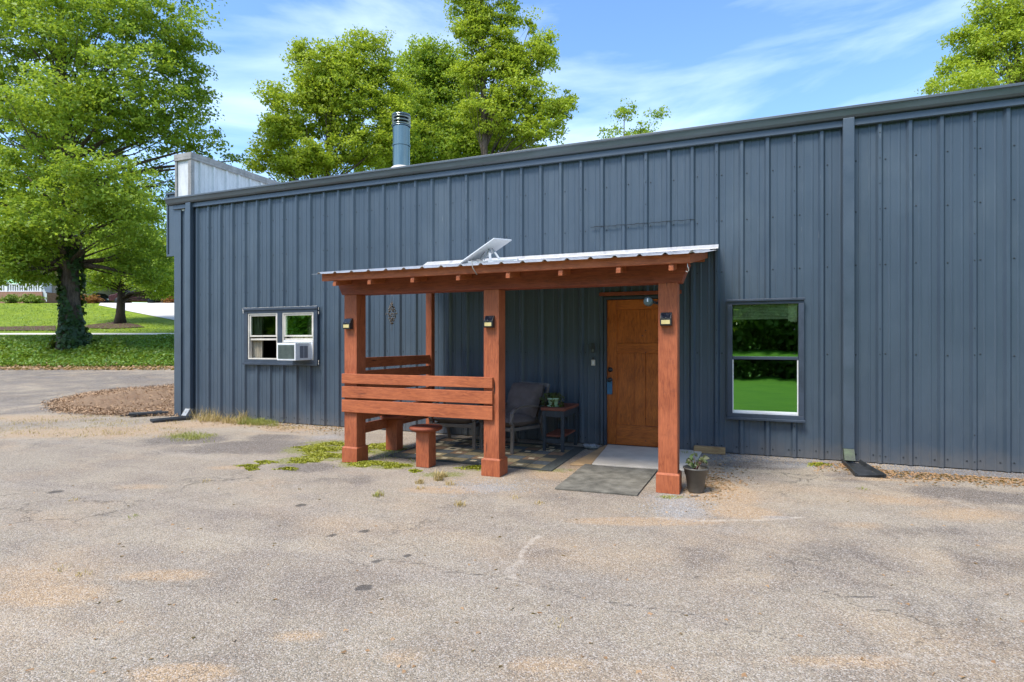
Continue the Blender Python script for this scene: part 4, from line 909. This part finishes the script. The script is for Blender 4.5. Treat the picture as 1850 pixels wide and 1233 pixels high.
hub = cen+Vector((.06, -.02, .02)); m.obox(onr(886, -2.08), hub, .028, .022); m.obox(onr(904, -2.05), hub+Vector((.04, 0, .01)), .02, .016); m.obox(onr(872, -1.78), hub, .02, .016)
for px in (888, 932): m.box(onr(px, -2.1).x-.03, onr(px, -2.1).x+.03, -2.13, -2.07, rz(-2.1)+.01, rz(-2.1)+.03)
bx = F0.x+.12; cx2 = onr(853, -2.67).x
m.build('stand', simple('grey_stand_metal', (.42, .44, .45), .4, .3), t, .002)
m = MB(); m.tube([cen+Vector((.0, -.03, 0)), Vector((cen.x-.03, cen.y-.12, (cen.z+rz(-2.1))/2)), Vector((bx, -2.12, rz(-2.1)+.06)), Vector((cx2-.01, -2.4, rz(-2.4)+.05)), Vector((cx2, -2.68, 2.27)), Vector((cx2+.01, -2.68, 2.20)), Vector((cx2+.05, -2.66, 2.13))], .0055, 6); m.build('cable', simple('cable_grey', (.25, .24, .22), .6), t)

# window air conditioner
t = thing('window_air_conditioner', (-7.13, -.2, 1.14), 'white window air conditioner sticking out of the right half of the double window', 'air conditioner')
ax0, ax1, ay, az0, az1 = -7.365, -6.965, -.42, 1.135, 1.43
m = MB(); m.box(ax0, ax1, ay, .02, az0, az1); bd = m.build('housing', M_WHITE, t, .006)
m = MB(); m.box(ax0+.025, ax1-.025, ay-.006, ay-.0005, az0+.03, az1-.03)
for i in range(13): z = az0+.045+i*.016; m.box(ax0+.03, ax1-.03, ay-.010, ay-.0065, z, z+.004)
for i in range(18): x = ax0+.04+i*.0185; m.box(x, x+.003, ay-.013, ay-.0105, az0+.035, az1-.035)
m.build('grille', M_ACGRILL, t)
m = MB()
for y0_, y1_ in ((ay+.10, ay+.19), (ay+.20, ay+.29)):
    m.box(ax1+.0005, ax1+.003, y0_, y1_, az0+.04, az1-.05)
m.build('side_vent', simple('vent_grey', (.16, .17, .20), .6, 0, .1, 40, (1, 1, 12)), t)
m = MB(); m.box(ax1+.004, -6.935, -.048, -.03, 1.158, 1.44); m.box(-7.575, -6.935, -.05, -.028, 1.4405, 1.475)
m.build('side_panel', M_WHITE, t, .002)

# ------------------------------------------------------------------ floor things
m = MB(); m.prism([(-1.66, -1.385), (-.55, -1.30), (-.52, -.06), (-1.765, -.06)], .001, .024, 'Z'); o = m.build('door_slab', [M_CONC], None, .006, loc=(-1.2, -.7, 0)); tag(o, kind='structure')
m = MB(); m.prism([(-1.90, -1.47), (-1.73, -1.44), (-1.668, -1.384), (-1.770, -.065), (-1.80, -.08)], .001, .016, 'Z'); o = m.build('slab_edging', [simple('tan_stained_concrete', (.42, .27, .13), .85, 0, .2, 3)], None, .003, loc=(-1.87, -.8, 0)); tag(o, kind='structure')
n = 26; vs = []; c4 = [Vector((-1.725, -2.59, 0)), Vector((-.935, -2.535, 0)), Vector((-.905, -1.40, 0)), Vector((-1.735, -1.40, 0))]
m = MB()
for lay in (0, 1):
    for i in range(n+1):
        for j in range(n+1):
            a, b = i/n, j/n; p = (c4[0].lerp(c4[1], a)).lerp(c4[3].lerp(c4[2], a), b); p.z = .005+lay*.011+.004*math.sin(a*5+b*3)*b+(.003*random.random() if lay else 0); vs.append(p)
N1 = (n+1)**2; fs = []
for i in range(n):
    for j in range(n): q = i*(n+1)+j; fs += [(q, q+1, q+n+2, q+n+1), (N1+q, N1+q+n+1, N1+q+n+2, N1+q+1)]
for i in range(n):
    for s_ in ((i, i+1), (n*(n+1)+i, n*(n+1)+i+1), (i*(n+1), (i+1)*(n+1)), (i*(n+1)+n, (i+1)*(n+1)+n)): fs.append((s_[0], s_[1], N1+s_[1], N1+s_[0]))
m.add(vs, fs); o = m.build('door_mat', M_MAT, None, 0, loc=(-1.3, -2.0, 0)); tag(o, 'large worn dark mat lying in front of the pale slab', 'mat')
# patterned outdoor rug
rugc = [simple('rug_%s' % nme, c_, .9, 0, .25, 30, (1, 1, 1), .3, 150, .1) for nme, c_ in (('charcoal', (.075, .08, .072)), ('olive', (.26, .21, .12)), ('cream', (.60, .50, .32)), ('brown', (.24, .155, .095)), ('slate', (.12, .13, .13)))]
m = MB(); r_ = random.Random(5); X0, X1, Y0, Y1 = -4.20, -2.0, -1.86, -.30; cell = .20; cols_ = {}
m.box(X0, X1, Y0, Y1, .0045, .010, 0)
nx = int((X1-X0-.1)/cell); ny = int((Y1-Y0-.1)/cell)
for i in range(nx):
    for j in range(ny):
        k = (i+2*j) % 5; mi = {0: 0, 1: 4, 2: 3, 3: 2, 4: 1}[k]
        if mi == 2 and r_.random() < .4: mi = 1
        x = X0+.06+i*cell; y = Y0+.06+j*cell; g_ = .005
        m.add([(x+g_, y+g_, .0115), (x+cell-g_, y+g_, .0115), (x+cell-g_, y+cell-g_, .0115), (x+g_, y+cell-g_, .0115)], [(0, 1, 2, 3)], mi)
        if r_.random() < .4:
            q = cell*.32; m.add([(x+q, y+q, .0125), (x+cell-q, y+q, .0125), (x+cell-q, y+cell-q, .0125), (x+q, y+cell-q, .0125)], [(0, 1, 2, 3)], 2 if mi != 2 else 0)
rz_ = m.build('patio_rug', rugc, None, 0, loc=(-3.1, -1.05, 0)); tag(rz_, 'dark patterned outdoor rug with cream and olive squares under the porch', 'rug')
# mossy bowl by the door
m = MB(); cB = (-1.93, -.36); m.lathe((*cB, 0), [(.0001, .004), (.06, .004), (.085, .03), (.098, .052), (.088, .056), (.07, .035), (.0001, .03)], 22); bw = m.build('stone_bowl', M_STONE, None, 0, loc=(*cB, 0))
for v in bw.data.vertices: v.co.z *= 1+.1*math.sin(v.co.x*60); v.co.x *= 1.25
tag(bw, 'low rough grey bowl on the ground left of the door', 'bowl')
m = MB(); m.box(-.62, -.235, -.13, -.045, .003, .088); o = m.build('wood_block', M_LUMBER, None, .004, loc=(-.43, -.09, 0)); tag(o, 'short length of bare timber lying against the wall right of the porch', 'timber block')
# splash blocks
def splash(name, label, loc, rot, L=.62, w_=.22, tilt=0, grp='plastic splash blocks'):
    m = MB(); prof = [(-w_/2, .055), (-w_/2+.014, .055), (-w_/2+.03, .012), (w_/2-.03, .012), (w_/2-.014, .055), (w_/2, .055), (w_/2, .002), (-w_/2, .002)]
    vs = []
    for t_, k in ((0, .86), (.5, 1), (1, 1.25)):
        for x, z in prof: vs.append((x*k, -L*t_, z*(1-.25*t_)))
    n = len(prof); fs = [tuple(range(n))[::-1], tuple(range(2*n, 3*n))]
    for q in (0, 1):
        for i in range(n): fs.append((q*n+i, q*n+(i+1) % n, (q+1)*n+(i+1) % n, (q+1)*n+i))
    m.add(vs, fs); o = m.build(name, M_BLACKR, None, .004); o.location = loc; o.rotation_euler = (tilt, 0, rot); tag(o, label, 'splash block', grp); return o
splash('splash_block', 'black plastic splash block under the downspout right of the tall window', (1.165, -.13, .003), R(6), .72, .24)
splash('splash_block', 'black plastic splash block below the downspout at the left corner', (-9.62, -.22, .003), R(-28), .66, .26)
splash('splash_block', 'loose dark splash block lying beside the mulch, farther one', (-10.9, .12, .012), R(-38), .7, .2, R(3))
splash('splash_block', 'loose faded splash block lying beside the mulch, nearer one', (-10.62, .05, .012), R(-38), .66, .2, R(-2))

# ------------------------------------------------------------------ small plants and litter
def tuft(Cl, n, hgt_, spread, base):
    """grass blades as thin quads"""
    V = []; 
    for _ in range(n):
        a = random.uniform(0, 6.283); r0 = spread*math.sqrt(random.random()); b = Vector((base[0]+r0*math.cos(a), base[1]+r0*math.sin(a), base[2]))
        h = hgt_*random.uniform(.4, 1.2); ln = random.uniform(.1, .9)*h; a2 = random.uniform(0, 6.283); tip = b+Vector((math.cos(a2)*ln, math.sin(a2)*ln, h*random.uniform(.5, 1)))
        sd_ = Vector((math.sin(a2), -math.cos(a2), 0))*random.uniform(.0015, .0035); mid = b.lerp(tip, .5)+Vector((0, 0, h*.18))
        Cl += [b-sd_, b+sd_, mid+sd_*.9, mid-sd_*.9, mid-sd_*.9, mid+sd_*.9, tip+sd_*.2, tip-sd_*.2]
def blades(name, L, mat, label):
    V = np.array([tuple(p) for p in L]); o = fastmesh(name, V, np.arange(len(V)).reshape(-1, 4), mat); tag(o, label, name.replace('_', ' '), kind='stuff'); return o
L = []
for i in range(95):
    px = random.choice((random.uniform(322, 560), random.gauss(385, 22), random.gauss(425, 12))); py = 750+(px-318)*.0672+random.uniform(0, 9)+(4 if px > 450 else 0); g = gnd(px, py); g.y = min(g.y, -.05); tuft(L, random.choice((8, 16, 34)), random.choice((.05, .09, .13, .24)) if px < 470 else .04, random.uniform(.05, .16), g)
for i in range(140):
    px = random.uniform(0, 330); py = random.uniform(752, 790); g = gnd(px, py); g.z = H_(g.x, g.y); tuft(L, 16, .04, .16, g)
for px, py, n, h in ((757, 874, 60, .06), (792, 868, 90, .11), (812, 877, 40, .06), (758, 884, 26, .04), (831, 914, 50, .05), (930, 900, 20, .03), (975, 911, 20, .03), (1115, 828, 20, .04), (1260, 838, 30, .05), (372, 871, 16, .04), (135, 904, 20, .03), (155, 1038, 20, .03), (110, 1030, 16, .03), (800, 862, 60, .08), (1005, 1127, 14, .02), (684, 896, 20, .05)):
    tuft(L, n, h, .05, gnd(px, py))
blades('dry_grass', L, M_DRY, 'straw coloured dead grass along the wall and in the asphalt')
L = []
for i in range(60): px = random.uniform(430, 500); g = gnd(px, 760+(px-430)*.06+random.uniform(-1, 7)); g.y = min(g.y, -.05); tuft(L, 24, .10, .07, g)
for i in range(60): px = random.gauss(345, 20); g = gnd(px, random.gauss(789, 4)); tuft(L, 14, .05, .10, g)
for i in range(40): px = random.gauss(690, 40); g = gnd(px, random.gauss(825, 8)); tuft(L, 10, .03, .1, g)
for px, py, n, h in ((684, 897, 50, .06), (1120, 882, 14, .02), (1325, 815, 30, .05), (1240, 822, 30, .08), (1480, 840, 30, .03), (1560, 885, 20, .03), (1205, 900, 40, .03), (240, 935, 16, .03)): tuft(L, n, h, .06, gnd(px, py))
blades('green_weeds', L, M_DRYG, 'small green weeds growing along the wall foot')
# moss cushions
Cs = []
for cx_, cy_, rx_, ry_, n in ((580, 812, 48, 6, 1500), (548, 833, 28, 4.5, 700), (592, 824, 46, 5, 1300), (603, 803, 32, 3.5, 600), (690, 808, 44, 7, 1100), (662, 838, 40, 5, 1200), (712, 842, 26, 4, 800), (648, 816, 22, 4, 500), (750, 852, 12, 2.5, 160), (450, 843, 22, 3, 200), (455, 849, 12, 2, 100), (480, 836, 20, 3, 200), (520, 848, 20, 2.5, 200), (1478, 840, 20, 3, 260), (860, 846, 30, 4, 300)):
    for _ in range(int(n*1.7)):
        a = random.uniform(0, 6.283); r_ = random.random()**.6*(1+.3*math.sin(a*3+cx_)+.2*math.sin(a*7+cy_)); g = gnd(cx_+rx_*r_*math.cos(a), cy_+ry_*r_*math.sin(a)); g.z = .004+.022*max(0, 1-r_)*random.uniform(.4, 1.2); Cs.append(tuple(g))
Cs = np.array(Cs); V, Q = leafquads(Cs, unit(np.stack([rng.normal(0, .8, len(Cs)), rng.normal(0, .8, len(Cs)), np.ones(len(Cs))], 1)), .021, .8)
tag(fastmesh('moss', V, Q, M_MOSS), 'bright yellow green moss round the left porch post', 'moss', kind='stuff')
# fallen leaves near the right wall and here and there
Cs = []
for _ in range(1500): px = random.uniform(1470, 1850); py = 853+(px-1850)*.0672+8+abs(random.gauss(0, 7))+(6 if px > 1590 else 0); Cs.append(tuple(gnd(px, py)+Vector((0, 0, .008*random.random()+.004))))
for _ in range(500): px = random.gauss(1290, 25); Cs.append(tuple(gnd(px, random.gauss(868, 16))+Vector((0, 0, .006))))
for _ in range(800): px = random.uniform(350, 620); Cs.append(tuple(gnd(px, 750+(px-318)*.0672+abs(random.gauss(4, 6)))+Vector((0, 0, .008*random.random()+.004))))
for _ in range(160): Cs.append(tuple(gnd(random.uniform(0, 1850), random.uniform(800, 1233))+Vector((0, 0, .005))))
Cs = np.array(Cs); V, Q = leafquads(Cs, unit(np.stack([rng.normal(0, .35, len(Cs)), rng.normal(0, .35, len(Cs)), np.ones(len(Cs))], 1)), .036, .6)
tag(fastmesh('fallen_leaves', V, Q, M_DEAD), 'small tan dead leaves strewn along the foot of the wall', 'fallen leaves', kind='stuff')
# loose gravel
def stones(n, f, s0, s1, mat, name, label):
    P = np.array([f() for _ in range(n)]); s = rng.uniform(s0, s1, n)[:, None]
    dirs = np.array([(1, 0, 0), (0, 1, 0), (-1, 0, 0), (0, -1, 0), (0, 0, .75)], float)
    V = P[:, None, :]+dirs[None]*s[:, None]*rng.uniform(.6, 1.3, (n, 5, 1)); V = V.reshape(-1, 3)
    b = np.arange(n)[:, None]*5; F4 = np.concatenate([b+np.array([[0, 1, 4, 4]]), b+np.array([[1, 2, 4, 4]]), b+np.array([[2, 3, 4, 4]]), b+np.array([[3, 0, 4, 4]])]).reshape(-1, 4)
    me = bpy.data.meshes.new(name); me.from_pydata(V.tolist(), [], [tuple(q[:3]) for q in F4.tolist()]); me.materials.append(mat)
    o = bpy.data.objects.new(name, me); COL.objects.link(o); tag(o, label, 'gravel', kind='stuff')
def fw(): px = random.uniform(1260, 1850); return tuple(gnd(px, 853+(px-1850)*.0672+random.uniform(1, 16)))
def fl():
    px = random.uniform(520, 640); return tuple(gnd(px, random.uniform(772, 800)))
def fa():
    u = 2.3+9*random.random()**1.2; x, y = uv(u, random.uniform(-.9, .9)*u); return (x, y, .0)
def fp(): return tuple(gnd(random.gauss(1225, 40), random.gauss(912, 14)))
def fq(): return tuple(gnd(random.gauss(885, 50), random.gauss(878, 8)))
stones(2600, fw, .004, .011, simple('dark_gravel', (.15, .15, .155), .85, 0, .5, 40), 'dark_gravel', 'dark grey gravel strip along the foot of the right wall')
stones(1500, lambda: random.choice((fp, fq, fl))(), .003, .010, simple('light_gravel', (.25, .245, .24), .85, 0, .5, 40), 'light_gravel', 'pale grey gravel scattered round the porch posts')
stones(2200, fa, .002, .006, simple('loose_grit', (.21, .18, .155), .9, 0, .6, 40), 'loose_grit', 'loose brownish grit scattered over the asphalt')

# ------------------------------------------------------------------ neighbour's house, shrubs, cars
HU = 50
def hp(px, py, u=HU): return at(px, py, u)
hb = hp(0, 548, 48.5); hb.z = H_(hb.x, hb.y)
NH = thing('brick_house', hb, "neighbour's house with a brick base and a white porch railing behind the lawn", 'house')
M_CREAM = simple('cream_siding', (.48, .42, .33), .8, 0, .1, 2)
def wbox(mb, pxa, pxb, u0, u1, z0, z1, mi=0):
    vs = []
    va, vb = (pxa-CX)/F*HU, (pxb-CX)/F*HU
    for z in (z0, z1):
        for u in (u0, u1):
            for v in (va, vb): x, y = uv(u, v); vs.append((x, y, z))
    mb.add(vs, [(0, 2, 3, 1), (4, 5, 7, 6), (0, 1, 5, 4), (2, 6, 7, 3), (0, 4, 6, 2), (1, 3, 7, 5)], mi)
zb = 1.44+(619-549)/F*HU; zt = 1.44+(619-527.5)/F*HU; zr_ = 1.44+(619-513)/F*HU
m = MB(); wbox(m, -260, 76, HU, HU+3, zb-.8, zt); m.build('porch_base', M_BRICK, NH)
m = MB(); wbox(m, -260, 60, HU+3.01, HU+11, zb-.8, zt+2.2); m.build('wall', M_CREAM, NH)
m = MB(); vs = []
for v, u, z in ((-1600, HU-.2, zt+2.1), (95, HU-.2, zt+2.1), (95, HU+7, zt+3.6), (-1600, HU+7, zt+3.6), (95, HU+12, zt+2.2), (-1600, HU+12, zt+2.2)):
    x, y = uv(u, (max(v, -300)-CX)/F*HU); vs.append((x, y, z))
m.add(vs, [(0, 1, 2, 3), (3, 2, 4, 5)]); m.build('roof', simple('shingles', (.10, .09, .085), .9), NH)
m = MB()
for i in range(75): px = 70-i*4.2; wbox(m, px-.8, px+.8, HU+.1, HU+.16, zt+.05, zr_-.05)
for px in (72, 10, -60, -140): wbox(m, px-2, px+2, HU+.05, HU+.22, zt, zr_+.15)
wbox(m, -260, 72, HU+.08, HU+.18, zr_-.05, zr_+.02); wbox(m, -260, 72, HU+.08, HU+.18, zt+.02, zt+.09)
for i in range(5): wbox(m, 73.5+i*1.9, 74.6+i*1.9, HU+.1, HU+.16, zt-.2-i*.16, zr_-.1-i*.18)
m.build('railing', M_WHITE, NH)
m = MB(); wbox(m, -60, -10, HU+2.97, HU+3.0, zt+.9, zt+2.2); f_ = m.build('window', M_WHITE, NH); m = MB(); wbox(m, 20, 44, HU+2.97, HU+3.0, zt+.05, zt+2.1); m.build('door', M_WHITE, NH)
m = MB(); wbox(m, -57, -13, HU+2.94, HU+2.965, zt+1.0, zt+2.1); m.build('pane', M_GLASSR, f_)
def shrub(px, py, u, r, mat, label, name='shrub', grp='foundation shrubs'):
    b = at(px, py, u); b.z = H_(b.x, b.y); t = thing(name, b, label, 'shrub', grp)
    cc, C_, N_ = crown_pts([(b.x, b.y, b.z+r*.62, r*1.1, r, r*.7)], 80, 24, .18, .3)
    V, Q = leafquads(C_, N_, .11, .6); fastmesh('foliage', V, Q, mat, parent=t)
    m = MB()
    for k in range(5): a = k*1.26; m.tube([(b.x, b.y, b.z-.05), (b.x+math.cos(a)*r*.5, b.y+math.sin(a)*r*.5, b.z+r*.7)], [.04, .015], 5)
    m.build('stem', M_BARK, t)
shrub(20, 549, 48.3, .62, M_LEAF_SH, 'rounded yellow green shrub in front of the brick base, left one')
shrub(50, 549, 48.3, .60, M_LEAF_SH, 'yellow green shrub in front of the brick base, middle one')
shrub(66, 549, 48.0, .50, M_LEAF_SH, 'yellow green shrub nearest the porch steps of the brick house')
shrub(150, 551, 48, .58, M_LEAF_RED, 'orange red shrub just right of the oak trunk', grp='red shrubs by the drive')
shrub(170, 552, 48, .5, M_LEAF_RED, 'smaller orange red shrub at the start of the concrete drive', grp='red shrubs by the drive')
shrub(306, 558, 50, .5, M_LEAF_RED, 'low reddish shrub beside the drive next to the building corner', grp='red shrubs by the drive')
def car(px, py, u, rot, paint, label, L=4.5):
    b = at(px, py, u); b.z = H_(b.x, b.y)+.02; t = thing('parked_car', b, label, 'car', 'cars parked beyond the drive')
    def add(mb, nm, mat, par=t, bev=0): o = mb.build(nm, mat, None, bev); o.parent = par; return o
    m = MB(); m.prism([(-2.2, .32), (2.2, .32), (2.28, .55), (2.15, .82), (1.25, .92), (.65, 1.36), (-1.0, 1.42), (-1.75, .98), (-2.2, .9), (-2.28, .55)], -.86, .86, 'Y'); add(m, 'body', paint, bev=.06)
    m = MB(); m.prism([(1.10, .95), (.60, 1.32), (-.95, 1.37), (-1.55, 1.0)], -.868, .868, 'Y'); add(m, 'window', M_BLACK)
    for x in (-1.4, 1.4):
        for s in (-1, 1):
            m = MB(); m.lathe((x, s*.80, .33), [(.0001, .11), (.20, .11), (.33, .09), (.33, -.09), (.0001, -.1)], 20, axis='Y'); wv_ = add(m, 'wheel', M_BLACK)
    for s in (-1, 1): m = MB(); m.box(2.18, 2.27, s*.62-.15, s*.62+.15, .6, .74); add(m, 'headlight', M_WHITE)
    t.rotation_euler = (0, 0, rot)
car(252, 556, 54, YAW+R(8), simple('maroon_paint', (.06, .012, .012), .25), 'dark maroon car parked at the far side of the concrete drive')
car(168, 549, 58, YAW+R(-6), simple('black_paint', (.015, .016, .018), .25), 'black car parked behind the red shrubs right of the oak')
